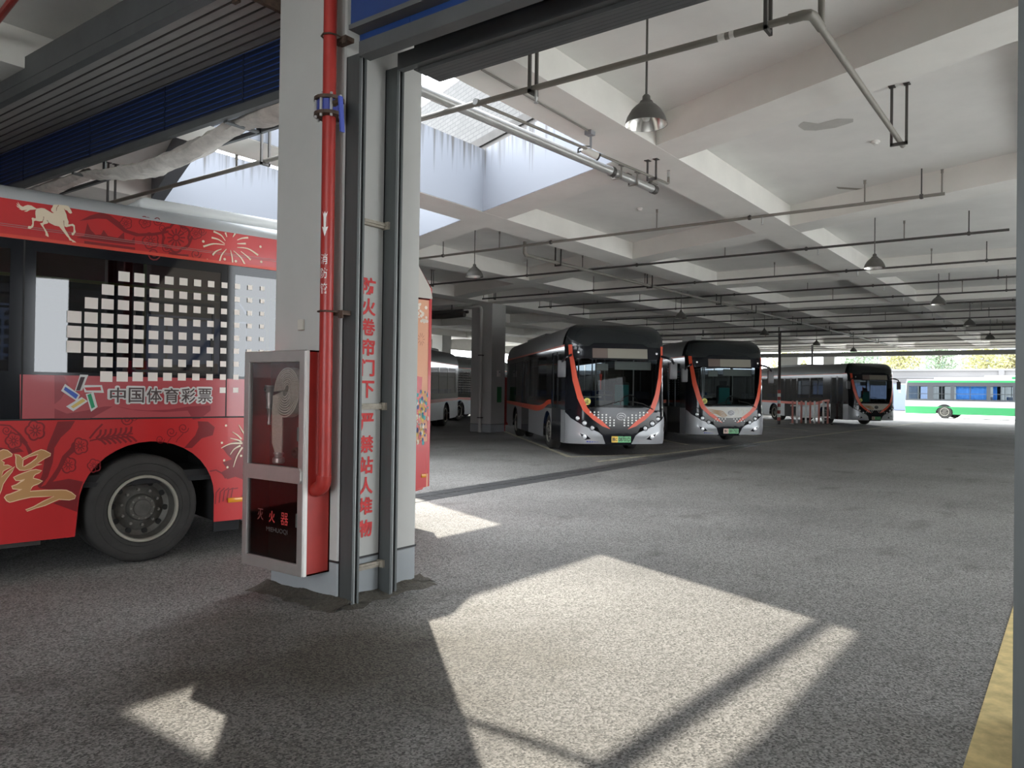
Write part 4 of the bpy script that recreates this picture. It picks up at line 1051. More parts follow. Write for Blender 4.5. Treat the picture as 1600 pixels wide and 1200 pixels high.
ORN_S = [([(3.948,1.2),(3.943,1.189),(3.941,1.176),(3.942,1.164),(3.947,1.152),(3.955,1.144),(3.965,1.139),(3.976,1.137),(3.986,1.139),(3.994,1.131),(4.003,1.125),(4.014,1.123),(4.025,1.125),(4.035,1.132),(4.042,1.141),(4.047,1.153),(4.049,1.165),(4.059,1.171),(4.067,1.18),(4.072,1.191),(4.074,1.203),(4.073,1.216),(4.067,1.226),(4.06,1.235),(4.05,1.24),(4.049,1.252),(4.044,1.264),(4.037,1.273),(4.028,1.279),(4.017,1.28),(4.006,1.278),(3.996,1.271),(3.988,1.263),(3.978,1.264),(3.967,1.262),(3.957,1.257),(3.948,1.248),(3.943,1.236),(3.942,1.224),(3.944,1.211),(3.948,1.2)],0.0137),([(3.985,1.201),(3.961,1.2)],0.0089),([(3.989,1.188),(3.969,1.171)],0.0089),([(3.998,1.18),(3.99,1.153)],0.0089),([(4.01,1.18),(4.017,1.154)],0.0089),([(4.02,1.189),(4.039,1.173)],0.0089),([(4.024,1.202),(4.048,1.203)],0.0089),([(4.021,1.215),(4.04,1.232)],0.0089),([(4.011,1.223),(4.019,1.249)],0.0089),([(3.999,1.223),(3.992,1.249)],0.0089),([(3.989,1.214),(3.97,1.23)],0.0089),([(3.989,1.201),(3.992,1.191),(4.0,1.184),(4.009,1.185),(4.017,1.191),(4.02,1.202),(4.017,1.212),(4.01,1.219),(4.0,1.218),(3.992,1.212),(3.989,1.201)],0.0097),([(4.108,1.12),(4.104,1.111),(4.102,1.101),(4.103,1.09),(4.106,1.081),(4.113,1.074),(4.121,1.07),(4.13,1.069),(4.138,1.071),(4.145,1.064),(4.152,1.059),(4.161,1.057),(4.17,1.059),(4.178,1.064),(4.184,1.072),(4.188,1.082),(4.189,1.092),(4.197,1.097),(4.204,1.104),(4.208,1.114),(4.21,1.124),(4.208,1.134),(4.204,1.143),(4.198,1.15),(4.191,1.154),(4.189,1.164),(4.186,1.174),(4.18,1.181),(4.172,1.186),(4.163,1.187),(4.154,1.185),(4.147,1.179),(4.14,1.172),(4.132,1.173),(4.123,1.172),(4.114,1.167),(4.108,1.16),(4.104,1.15),(4.102,1.14),(4.104,1.129),(4.108,1.12)],0.0115),([(4.137,1.121),(4.118,1.121)],0.0074),([(4.14,1.11),(4.124,1.097)],0.0074),([(4.148,1.104),(4.142,1.082)],0.0074),([(4.158,1.104),(4.164,1.083)],0.0074),([(4.166,1.111),(4.181,1.099)],0.0074),([(4.169,1.122),(4.188,1.123)],0.0074),([(4.166,1.133),(4.182,1.147)],0.0074),([(4.159,1.14),(4.165,1.162)],0.0074),([(4.149,1.139),(4.143,1.161)],0.0074),([(4.141,1.132),(4.125,1.145)],0.0074),([(4.141,1.121),(4.143,1.113),(4.149,1.108),(4.157,1.108),(4.163,1.114),(4.166,1.122),(4.164,1.131),(4.157,1.136),(4.15,1.136),(4.143,1.13),(4.141,1.121)],0.0081),([(3.624,1.059),(3.62,1.049),(3.618,1.038),(3.619,1.027),(3.623,1.017),(3.63,1.01),(3.639,1.006),(3.649,1.005),(3.658,1.007),(3.665,1.0),(3.674,0.995),(3.683,0.993),(3.693,0.995),(3.702,1.001),(3.709,1.009),(3.713,1.019),(3.715,1.03),(3.723,1.035),(3.73,1.043),(3.735,1.053),(3.737,1.063),(3.736,1.074),(3.731,1.083),(3.724,1.091),(3.716,1.095),(3.714,1.106),(3.71,1.116),(3.704,1.124),(3.695,1.128),(3.686,1.13),(3.676,1.127),(3.667,1.122),(3.66,1.114),(3.651,1.115),(3.641,1.113),(3.631,1.108),(3.624,1.101),(3.62,1.09),(3.618,1.079),(3.62,1.069),(3.624,1.059)],0.0115),([(3.657,1.06),(3.635,1.059)],0.0074),([(3.66,1.049),(3.643,1.034)],0.0074),([(3.669,1.042),(3.662,1.019)],0.0074),([(3.68,1.043),(3.686,1.02)],0.0074),([(3.689,1.05),(3.706,1.037)],0.0074),([(3.692,1.062),(3.714,1.062)],0.0074),([(3.689,1.073),(3.707,1.088)],0.0074),([(3.68,1.08),(3.687,1.103)],0.0074),([(3.67,1.079),(3.663,1.102)],0.0074),([(3.661,1.072),(3.643,1.085)],0.0074),([(3.661,1.06),(3.663,1.051),(3.67,1.046),(3.679,1.046),(3.686,1.052),(3.689,1.062),(3.686,1.07),(3.679,1.076),(3.671,1.076),(3.664,1.07),(3.661,1.06)],0.0081),([(3.712,0.905),(3.708,0.895),(3.706,0.884),(3.707,0.874),(3.711,0.864),(3.718,0.857),(3.727,0.853),(3.737,0.852),(3.746,0.854),(3.753,0.847),(3.761,0.842),(3.77,0.841),(3.78,0.843),(3.789,0.849),(3.795,0.857),(3.8,0.867),(3.801,0.878),(3.81,0.883),(3.817,0.891),(3.822,0.901),(3.824,0.911),(3.822,0.922),(3.818,0.931),(3.811,0.938),(3.803,0.943),(3.801,0.953),(3.797,0.963),(3.791,0.97),(3.782,0.975),(3.773,0.976),(3.763,0.973),(3.755,0.968),(3.748,0.96),(3.738,0.961),(3.729,0.959),(3.72,0.954),(3.712,0.946),(3.708,0.936),(3.707,0.925),(3.708,0.915),(3.712,0.905)],0.0115),([(3.745,0.907),(3.724,0.906)],0.0074),([(3.748,0.896),(3.731,0.881)],0.0074),([(3.756,0.889),(3.75,0.866)],0.0074),([(3.767,0.89),(3.773,0.868)],0.0074),([(3.776,0.897),(3.793,0.884)],0.0074),([(3.779,0.909),(3.8,0.91)],0.0074),([(3.776,0.92),(3.793,0.935)],0.0074),([(3.768,0.927),(3.775,0.95)],0.0074),([(3.757,0.926),(3.751,0.948)],0.0074),([(3.748,0.919),(3.731,0.932)],0.0074),([(3.748,0.907),(3.751,0.898),(3.758,0.893),(3.766,0.894),(3.773,0.9),(3.776,0.909),(3.773,0.918),(3.767,0.923),(3.758,0.922),(3.751,0.916),(3.748,0.907)],0.0081),([(3.522,0.888),(3.518,0.88),(3.517,0.871),(3.518,0.862),(3.521,0.854),(3.527,0.848),(3.534,0.845),(3.542,0.844),(3.55,0.846),(3.556,0.84),(3.563,0.836),(3.571,0.835),(3.579,0.837),(3.586,0.841),(3.592,0.848),(3.596,0.856),(3.597,0.865),(3.604,0.87),(3.61,0.876),(3.614,0.884),(3.616,0.893),(3.615,0.902),(3.611,0.909),(3.605,0.915),(3.598,0.919),(3.597,0.927),(3.593,0.935),(3.588,0.942),(3.581,0.945),(3.573,0.946),(3.565,0.944),(3.558,0.939),(3.552,0.933),(3.544,0.934),(3.536,0.932),(3.528,0.928),(3.522,0.922),(3.518,0.913),(3.517,0.904),(3.519,0.895),(3.522,0.888)],0.0093),([(3.549,0.889),(3.532,0.888)],0.006),([(3.552,0.88),(3.537,0.868)],0.006),([(3.559,0.875),(3.553,0.856)],0.006),([(3.568,0.875),(3.573,0.857)],0.006),([(3.576,0.881),(3.59,0.871)],0.006),([(3.579,0.891),(3.596,0.892)],0.006),([(3.576,0.9),(3.59,0.912)],0.006),([(3.569,0.906),(3.575,0.924)],0.006),([(3.56,0.905),(3.555,0.923)],0.006),([(3.552,0.899),(3.538,0.91)],0.006),([(3.552,0.889),(3.555,0.882),(3.56,0.878),(3.567,0.878),(3.573,0.883),(3.575,0.891),(3.573,0.898),(3.568,0.902),(3.561,0.902),(3.555,0.897),(3.552,0.889)],0.0066),([(2.884,1.159),(2.892,1.134),(2.911,1.12),(2.934,1.118),(2.954,1.128),(2.966,1.147),(2.966,1.167),(2.957,1.183),(2.942,1.19),(2.926,1.189),(2.913,1.179),(2.908,1.165),(2.911,1.153),(2.919,1.144),(2.929,1.142),(2.937,1.146),(2.942,1.153),(2.943,1.16)],0.0088),([(2.776,1.193),(2.785,1.168),(2.805,1.153),(2.828,1.151),(2.848,1.162),(2.86,1.18),(2.861,1.201),(2.851,1.217),(2.836,1.225),(2.819,1.223),(2.807,1.213),(2.802,1.199),(2.804,1.187),(2.812,1.178),(2.822,1.176),(2.831,1.18),(2.836,1.187),(2.837,1.194)],0.0088),([(2.989,1.097),(2.996,1.077),(3.012,1.065),(3.03,1.063),(3.046,1.072),(3.056,1.087),(3.056,1.103),(3.049,1.116),(3.036,1.123),(3.023,1.121),(3.014,1.113),(3.009,1.102),(3.011,1.092),(3.018,1.085),(3.026,1.083),(3.033,1.086),(3.037,1.092),(3.037,1.097)],0.0073),([(4.171,1.206),(4.177,1.187),(4.19,1.175),(4.205,1.174),(4.219,1.182),(4.227,1.196),(4.227,1.211),(4.221,1.224),(4.21,1.23),(4.2,1.228),(4.191,1.221),(4.188,1.211),(4.19,1.201),(4.195,1.194),(4.202,1.193),(4.207,1.195),(4.211,1.201),(4.211,1.206)],0.0078),([(3.261,1.282),(3.27,1.254),(3.291,1.237),(3.316,1.234),(3.338,1.246),(3.351,1.267),(3.351,1.289),(3.341,1.308),(3.324,1.317),(3.307,1.315),(3.294,1.304),(3.288,1.289),(3.291,1.274),(3.3,1.265),(3.31,1.262),(3.32,1.266),(3.325,1.274),(3.325,1.282)],0.0104),([(3.223,1.298),(3.229,1.281),(3.241,1.271),(3.256,1.269),(3.27,1.276),(3.277,1.289),(3.278,1.303),(3.271,1.314),(3.261,1.319),(3.251,1.318),(3.243,1.311),(3.239,1.302),(3.241,1.294),(3.246,1.288),(3.253,1.286),(3.259,1.289),(3.262,1.293),(3.262,1.298)],0.0062),([(2.931,1.109),(2.958,1.074),(2.965,1.052)],0.0078),([(2.825,1.143),(2.874,1.093),(2.888,1.064)],0.0078),([(3.553,1.122),(3.522,1.155),(3.517,1.196)],0.0182),([(3.553,1.122),(3.509,1.104),(3.474,1.067)],0.0182),([(3.513,1.125),(3.482,1.158),(3.477,1.199)],0.0182),([(3.513,1.125),(3.469,1.107),(3.434,1.07)],0.0182),([(3.473,1.128),(3.442,1.161),(3.436,1.203)],0.0182),([(3.473,1.128),(3.428,1.11),(3.393,1.072)],0.0182),([(3.432,1.13),(3.401,1.164),(3.395,1.206)],0.0182),([(3.432,1.13),(3.387,1.112),(3.352,1.075)],0.0182),([(3.391,1.133),(3.36,1.167),(3.354,1.209)],0.0182),([(3.391,1.133),(3.346,1.115),(3.31,1.078)],0.0182),([(3.35,1.136),(3.318,1.17),(3.312,1.212)],0.0182),([(3.35,1.136),(3.304,1.118),(3.268,1.08)],0.0182),([(3.309,1.139),(3.276,1.174),(3.271,1.216)],0.0182),([(3.309,1.139),(3.262,1.121),(3.226,1.083)],0.0182),([(3.602,1.103),(3.427,1.139),(3.259,1.155)],0.013),([(3.505,1.244),(3.554,1.19),(3.603,1.123)],0.0156),([(3.741,0.699),(3.754,0.76)],0.0078),([(3.726,0.698),(3.738,0.759)],0.0078),([(3.712,0.697),(3.723,0.758)],0.0078),([(3.697,0.696),(3.707,0.757)],0.0078),([(3.683,0.695),(3.691,0.756)],0.0078),([(3.668,0.693),(3.676,0.755)],0.0078),([(2.517,0.468),(2.511,0.574),(2.474,0.616)],0.0117),([(2.48,0.477),(2.471,0.58),(2.43,0.613)],0.0117),([(2.444,0.486),(2.431,0.586),(2.387,0.61)],0.0117),([(2.407,0.495),(2.391,0.592),(2.343,0.606)],0.0117),([(2.369,0.504),(2.351,0.598),(2.299,0.603)],0.0117),([(2.575,0.782),(2.515,0.789),(2.453,0.752),(2.421,0.704)],0.013),([(2.276,0.493),(2.237,0.552)],0.013),([(4.247,1.252),(4.183,1.244),(4.116,1.179),(4.059,1.099)],0.013),([(2.815,2.949),(2.806,2.935),(2.8,2.918),(2.8,2.9),(2.806,2.882),(2.817,2.867),(2.832,2.856),(2.849,2.85),(2.866,2.848),(2.875,2.831),(2.886,2.816),(2.901,2.805),(2.918,2.8),(2.934,2.801),(2.949,2.808),(2.961,2.819),(2.97,2.834),(2.987,2.831),(3.004,2.833),(3.019,2.839),(3.03,2.851),(3.036,2.867),(3.036,2.884),(3.031,2.902),(3.023,2.918),(3.032,2.932),(3.037,2.948),(3.037,2.966),(3.032,2.983),(3.022,2.998),(3.007,3.009),(2.99,3.016),(2.973,3.018),(2.965,3.035),(2.954,3.05),(2.939,3.061),(2.922,3.067),(2.906,3.066),(2.891,3.06),(2.878,3.048),(2.87,3.034),(2.852,3.037),(2.835,3.036),(2.819,3.029),(2.808,3.017),(2.802,3.002),(2.802,2.984),(2.807,2.965),(2.815,2.949)],0.0202),([(2.884,2.939),(2.839,2.945)],0.0131),([(2.888,2.919),(2.849,2.902)],0.0131),([(2.901,2.904),(2.879,2.867)],0.0131),([(2.919,2.896),(2.919,2.851)],0.0131),([(2.938,2.898),(2.959,2.856)],0.0131),([(2.951,2.91),(2.988,2.882)],0.0131),([(2.956,2.928),(3.0,2.922)],0.0131),([(2.952,2.947),(2.99,2.964)],0.0131),([(2.939,2.963),(2.961,2.999)],0.0131),([(2.921,2.971),(2.922,3.016)],0.0131),([(2.903,2.968),(2.881,3.011)],0.0131),([(2.889,2.957),(2.851,2.985)],0.0131),([(2.892,2.938),(2.897,2.919),(2.911,2.907),(2.928,2.904),(2.943,2.913),(2.949,2.929),(2.943,2.947),(2.929,2.96),(2.912,2.963),(2.897,2.954),(2.892,2.938)],0.0143),([(3.084,2.881),(3.079,2.872),(3.077,2.861),(3.078,2.849),(3.083,2.838),(3.09,2.829),(3.1,2.823),(3.111,2.82),(3.122,2.82),(3.129,2.811),(3.139,2.805),(3.149,2.801),(3.16,2.801),(3.17,2.805),(3.177,2.812),(3.182,2.822),(3.184,2.833),(3.193,2.837),(3.201,2.843),(3.207,2.853),(3.209,2.864),(3.207,2.875),(3.202,2.886),(3.194,2.895),(3.185,2.901),(3.183,2.912),(3.179,2.923),(3.172,2.933),(3.162,2.94),(3.152,2.943),(3.141,2.942),(3.131,2.938),(3.124,2.932),(3.113,2.935),(3.102,2.935),(3.092,2.932),(3.084,2.925),(3.079,2.915),(3.078,2.904),(3.08,2.892),(3.084,2.881)],0.0113),([(3.12,2.876),(3.097,2.88)],0.0073),([(3.124,2.864),(3.104,2.852)],0.0073),([(3.133,2.855),(3.126,2.832)],0.0073),([(3.145,2.853),(3.152,2.828)],0.0073),([(3.155,2.859),(3.174,2.842)],0.0073),([(3.159,2.871),(3.183,2.867)],0.0073),([(3.156,2.883),(3.175,2.895)],0.0073),([(3.146,2.892),(3.154,2.915)],0.0073),([(3.134,2.894),(3.127,2.919)],0.0073),([(3.124,2.888),(3.105,2.905)],0.0073),([(3.124,2.876),(3.127,2.866),(3.135,2.859),(3.144,2.857),(3.152,2.862),(3.155,2.871),(3.152,2.881),(3.145,2.888),(3.135,2.889),(3.128,2.885),(3.124,2.876)],0.008),([(3.308,3.002),(3.304,2.995),(3.303,2.987),(3.303,2.978),(3.307,2.97),(3.312,2.963),(3.32,2.959),(3.327,2.957),(3.335,2.956),(3.341,2.95),(3.347,2.945),(3.355,2.942),(3.363,2.942),(3.37,2.945),(3.375,2.95),(3.379,2.957),(3.38,2.965),(3.387,2.968),(3.393,2.973),(3.397,2.98),(3.398,2.988),(3.397,2.996),(3.393,3.004),(3.388,3.011),(3.381,3.016),(3.38,3.024),(3.377,3.033),(3.372,3.04),(3.365,3.045),(3.357,3.047),(3.349,3.047),(3.342,3.044),(3.336,3.039),(3.329,3.041),(3.321,3.042),(3.314,3.039),(3.308,3.034),(3.304,3.027),(3.303,3.019),(3.305,3.01),(3.308,3.002)],0.0086),([(3.334,2.998),(3.317,3.001)],0.0055),([(3.337,2.989),(3.323,2.98)],0.0055),([(3.344,2.982),(3.338,2.965)],0.0055),([(3.352,2.981),(3.357,2.962)],0.0055),([(3.359,2.985),(3.373,2.972)],0.0055),([(3.362,2.994),(3.379,2.991)],0.0055),([(3.36,3.003),(3.374,3.011)],0.0055),([(3.353,3.01),(3.358,3.026)],0.0055),([(3.344,3.011),(3.339,3.029)],0.0055),([(3.337,3.007),(3.323,3.02)],0.0055),([(3.337,2.998),(3.339,2.99),(3.345,2.985),(3.351,2.984),(3.357,2.987),(3.359,2.994),(3.357,3.001),(3.352,3.007),(3.345,3.008),(3.339,3.004),(3.337,2.998)],0.006),([(3.15,3.038),(3.146,3.032),(3.144,3.024),(3.145,3.015),(3.149,3.007),(3.154,3.001),(3.161,2.996),(3.169,2.994),(3.177,2.994),(3.182,2.987),(3.189,2.982),(3.196,2.979),(3.204,2.979),(3.211,2.982),(3.217,2.987),(3.22,2.994),(3.221,3.002),(3.228,3.005),(3.234,3.01),(3.238,3.016),(3.239,3.024),(3.238,3.032),(3.234,3.04),(3.229,3.047),(3.222,3.052),(3.221,3.06),(3.218,3.068),(3.213,3.075),(3.206,3.08),(3.198,3.082),(3.191,3.082),(3.184,3.079),(3.178,3.074),(3.17,3.077),(3.163,3.077),(3.155,3.075),(3.15,3.07),(3.146,3.063),(3.145,3.055),(3.146,3.046),(3.15,3.038)],0.0082),([(3.176,3.034),(3.159,3.037)],0.0053),([(3.178,3.025),(3.164,3.017)],0.0053),([(3.185,3.019),(3.18,3.002)],0.0053),([(3.194,3.017),(3.199,2.999)],0.0053),([(3.201,3.022),(3.214,3.009)],0.0053),([(3.204,3.03),(3.221,3.027)],0.0053),([(3.201,3.039),(3.215,3.047)],0.0053),([(3.194,3.045),(3.2,3.062)],0.0053),([(3.186,3.047),(3.181,3.065)],0.0053),([(3.179,3.043),(3.165,3.055)],0.0053),([(3.179,3.034),(3.181,3.027),(3.186,3.022),(3.193,3.02),(3.198,3.024),(3.201,3.03),(3.199,3.037),(3.193,3.043),(3.186,3.044),(3.181,3.04),(3.179,3.034)],0.0058),([(2.697,3.007),(2.693,2.999),(2.691,2.991),(2.692,2.981),(2.695,2.973),(2.702,2.966),(2.71,2.961),(2.719,2.958),(2.727,2.958),(2.734,2.951),(2.741,2.946),(2.75,2.943),(2.759,2.943),(2.767,2.946),(2.773,2.951),(2.777,2.959),(2.778,2.967),(2.786,2.97),(2.792,2.976),(2.797,2.983),(2.799,2.991),(2.797,3.0),(2.793,3.009),(2.787,3.016),(2.779,3.021),(2.778,3.03),(2.774,3.039),(2.768,3.046),(2.761,3.052),(2.752,3.054),(2.743,3.054),(2.735,3.051),(2.729,3.046),(2.72,3.048),(2.711,3.049),(2.703,3.046),(2.697,3.041),(2.693,3.033),(2.691,3.024),(2.693,3.015),(2.697,3.007)],0.0086),([(2.726,3.002),(2.707,3.005)],0.0055),([(2.729,2.992),(2.713,2.983)],0.0055),([(2.737,2.985),(2.731,2.967)],0.0055),([(2.747,2.984),(2.752,2.964)],0.0055),([(2.755,2.988),(2.77,2.975)],0.0055),([(2.758,2.997),(2.777,2.995)],0.0055),([(2.755,3.007),(2.771,3.016)],0.0055),([(2.747,3.014),(2.754,3.032)],0.0055),([(2.738,3.016),(2.732,3.035)],0.0055),([(2.729,3.011),(2.714,3.025)],0.0055),([(2.73,3.002),(2.732,2.994),(2.738,2.988),(2.746,2.987),(2.752,2.991),(2.755,2.998),(2.752,3.006),(2.746,3.011),(2.739,3.012),(2.732,3.009),(2.73,3.002)],0.006),([(3.042,3.067),(3.05,3.043),(3.067,3.027),(3.087,3.021),(3.105,3.027),(3.115,3.042),(3.115,3.06),(3.107,3.076),(3.093,3.086),(3.079,3.087),(3.069,3.08),(3.064,3.069),(3.066,3.057),(3.073,3.048),(3.082,3.044),(3.09,3.046),(3.094,3.051),(3.094,3.058)],0.0081),([(3.004,3.011),(3.011,2.991),(3.025,2.977),(3.043,2.972),(3.058,2.978),(3.067,2.99),(3.067,3.006),(3.06,3.019),(3.048,3.027),(3.036,3.028),(3.027,3.022),(3.023,3.013),(3.025,3.002),(3.031,2.995),(3.039,2.992),(3.045,2.994),(3.049,2.998),(3.049,3.003)],0.0069),([(2.646,3.032),(2.653,3.011),(2.669,2.996),(2.687,2.991),(2.704,2.997),(2.713,3.01),(2.713,3.026),(2.706,3.04),(2.693,3.048),(2.68,3.049),(2.671,3.043),(2.666,3.033),(2.668,3.023),(2.675,3.015),(2.683,3.012),(2.69,3.013),(2.694,3.018),(2.694,3.024)],0.0069),([(2.815,3.035),(2.822,3.013),(2.838,2.998),(2.857,2.993),(2.874,2.998),(2.884,3.012),(2.884,3.029),(2.876,3.043),(2.864,3.052),(2.85,3.053),(2.84,3.047),(2.836,3.036),(2.838,3.025),(2.845,3.017),(2.853,3.014),(2.86,3.016),(2.864,3.021),(2.864,3.026)],0.0073),([(3.052,2.768),(3.062,2.736),(3.086,2.713),(3.115,2.707),(3.139,2.716),(3.153,2.737),(3.154,2.762),(3.142,2.784),(3.124,2.797),(3.104,2.797),(3.089,2.788),(3.083,2.772),(3.086,2.755),(3.095,2.743),(3.108,2.739),(3.118,2.741),(3.124,2.749),(3.125,2.758)],0.0113),([(2.689,2.816),(2.698,2.79),(2.717,2.771),(2.742,2.766),(2.762,2.773),(2.774,2.79),(2.775,2.811),(2.765,2.829),(2.749,2.839),(2.732,2.84),(2.72,2.832),(2.715,2.819),(2.717,2.805),(2.725,2.796),(2.736,2.792),(2.745,2.794),(2.75,2.8),(2.75,2.807)],0.0089),([(2.962,2.837),(2.97,2.813),(2.987,2.797),(3.008,2.792),(3.026,2.798),(3.036,2.813),(3.037,2.832),(3.028,2.848),(3.014,2.857),(3.0,2.857),(2.989,2.85),(2.985,2.839),(2.987,2.827),(2.994,2.818),(3.003,2.815),(3.011,2.817),(3.015,2.822),(3.015,2.829)],0.0081),([(2.983,2.789),(2.895,2.778),(2.806,2.784)],0.0222),([(3.029,2.929),(3.038,2.86),(2.984,2.823)],0.0222),([(2.776,2.966),(2.808,2.881),(2.863,2.839)],0.0222)]
ORN_P = [[(3.845,1.271),(3.715,1.275),(3.749,1.209),(3.819,1.137),(3.865,1.052),(3.874,0.934),(3.907,0.817),(3.963,0.729),(3.98,0.744),(3.948,0.846),(3.933,0.976),(3.911,1.081),(3.878,1.172)],[(3.712,1.1),(3.758,1.035),(3.805,0.983),(3.839,0.892),(3.884,0.816),(3.923,0.753),(3.906,0.738),(3.849,0.8),(3.803,0.89),(3.769,0.968),(3.71,1.019)],[(2.695,1.255),(2.599,1.249),(2.534,1.195),(2.551,1.12),(2.656,1.093),(2.743,1.007),(2.815,1.01),(2.715,1.125),(2.687,1.199)],[(3.974,0.73),(3.871,0.775),(3.754,0.791),(3.645,0.759),(3.668,0.693),(3.679,0.613),(3.689,0.507),(3.786,0.556),(3.868,0.597),(3.787,0.623),(3.716,0.637),(3.788,0.689),(3.905,0.714)],[(2.457,0.995),(2.349,1.053),(2.238,1.064),(2.231,0.675),(2.327,0.713),(2.405,0.695),(2.461,0.767),(2.407,0.795),(2.455,0.858),(2.362,0.884),(2.41,0.932)],[(4.105,1.178),(4.059,1.099),(4.024,1.033),(4.04,0.982),(4.07,1.074),(4.115,1.127)],[(4.244,1.074),(4.179,1.052),(4.114,1.063),(4.08,1.033),(4.179,1.02),(4.244,1.04)],[(3.713,2.959),(3.629,3.02),(3.543,3.061),(3.474,3.046),(3.404,3.003),(3.342,2.942),(3.24,2.925),(3.115,2.949),(2.987,2.991),(2.986,2.969),(3.114,2.922),(3.26,2.895),(3.362,2.918),(3.423,2.957),(3.503,3.009),(3.58,3.001)],[(3.729,2.82),(3.673,2.839),(3.651,2.953),(3.626,2.899),(3.588,2.862),(3.544,2.869),(3.525,2.914),(3.49,2.866),(3.411,2.861),(3.362,2.918),(3.356,2.853),(3.3,2.85),(3.275,2.892),(3.269,2.817),(3.36,2.812),(3.538,2.811),(3.729,2.815)],[(3.672,2.797),(3.268,2.797),(3.268,2.762),(3.439,2.755),(3.672,2.766)]]
FILM_P = [[(3.87,1.379),(3.778,1.336),(3.637,1.361),(3.493,1.395),(3.427,1.395),(3.572,1.307),(3.636,1.281),(3.869,1.289)],[(3.427,1.404),(3.309,1.372),(3.135,1.357),(2.956,1.365),(2.771,1.393),(2.579,1.402),(2.578,1.353),(2.674,1.276),(2.741,1.272),(2.789,1.354),(3.001,1.342),(3.223,1.358)],[(3.875,1.655),(3.806,1.648),(3.766,1.57),(3.826,1.457),(3.871,1.414)]]
# ---------------------------------------------------------------- shared bus pieces
tyre_m = mat('tyre_rubber', (0.035, 0.033, 0.031), 0.85, var=0.25, vscale=6)
rim_m = mat('rim_grey', (0.10, 0.095, 0.085), 0.55, 0.4, var=0.3, vscale=9)
lip_m = mat('rim_lip', (0.42, 0.40, 0.34), 0.45, 0.5)
bus_blk = mat('bus_gloss_black', (0.010, 0.011, 0.014), 0.10, 0.0, spec=0.28)
bus_dark = mat('bus_underside', (0.012, 0.012, 0.013), 0.85)
def wheel(parent, x, y, s, r=0.48, dish=0.10, w=0.27, dual=False):
    """s = +1: outer face towards +y. Concave dish for a rear wheel, shallow for a front one."""
    b = BM()
    Y = lambda h: y + s*h
    pr = [(r*.60, -.02), (r*.64, .004), (r*.78, .012), (r*.90, .002), (r*.965, -.018), (r, -.05), (r, -w+.05), (r*.96, -w+.01), (r*.62, -w)]
    lathe(b, [(a, s*h) for a, h in pr], (x, y, r), 'Y', 44)
    for k in (.70, .84):
        lathe(b, [(r*k-.004, s*.009), (r*k, s*.014), (r*k+.004, s*.009)], (x, y, r), 'Y', 44)
    ty = obj('tyre', b, tyre_m, parent, True)
    b = BM()
    pr = [(r*.59, -.012), (r*.625, .004), (r*.61, .014), (r*.575, .012), (r*.56, -.01)]
    lathe(b, [(a, s*h) for a, h in pr], (x, y, r), 'Y', 44); obj('rim_lip', b, lip_m, ty, True)
    b = BM()
    d = dish
    pr = [(r*.575, 0.0), (r*.55, -.03), (r*.53, -d), (r*.44, -d-.02), (r*.36, -d-.005), (r*.25, -d), (r*.25, -d+.02)]
    lathe(b, [(a, s*h) for a, h in pr], (x, y, r), 'Y', 44)
    lathe(b, [(r*.25, s*(-d-.01)), (r*.245, s*(-d+.055)), (r*.225, s*(-d+.07)), (r*.16, s*(-d+.072)), (r*.15, s*(-d+.082)), (0, s*(-d+.084))], (x, y, r), 'Y', 30)
    obj('rim', b, rim_m, ty, True)
    b = BM()
    for i in range(10):
        a = 2*PI*i/10 + .2
        cx_, cz_ = x+r*.335*math.cos(a), r+r*.335*math.sin(a)
        cyl(b, (cx_, Y(-d-.01), cz_), (cx_, Y(-d+.030), cz_), .013, 6)
    for i in range(10):
        a = 2*PI*i/10
        cx_, cz_ = x+r*.20*math.cos(a), r+r*.20*math.sin(a)
        cyl(b, (cx_, Y(-d+.05), cz_), (cx_, Y(-d+.083), cz_), .009, 6)
    obj('wheel_nuts', b, mat('nut_metal', (.22, .21, .19), .5, .4), ty)
    b = BM()
    for i in range(10):
        a = 2*PI*i/10 + .1
        cx_, cz_ = x+r*.47*math.cos(a), r+r*.47*math.sin(a)
        cyl(b, (cx_, Y(-d-.03), cz_), (cx_, Y(-d-.004), cz_), .026, 12)
    obj('vent_holes', b, blk_m, ty)
    if dual:
        b = BM(); lathe(b, [(r*.6, s*-.32), (r*.965, s*-.34), (r, s*-.37), (r, s*-.54), (r*.96, s*-.57), (r*.6, s*-.58)], (x, y, r), 'Y', 36); obj('inner_tyre', b, tyre_m, ty, True)
    return ty
def arch(xc, half, z0, zs, zt, n=18):
    """wheel-arch cut as points from front foot to rear foot (x falling)"""
    return [(xc+half, z0)] + [(xc+half*math.cos(PI*i/n), zs+(zt-zs)*math.sin(PI*i/n)) for i in range(n+1)] + [(xc-half, z0)]
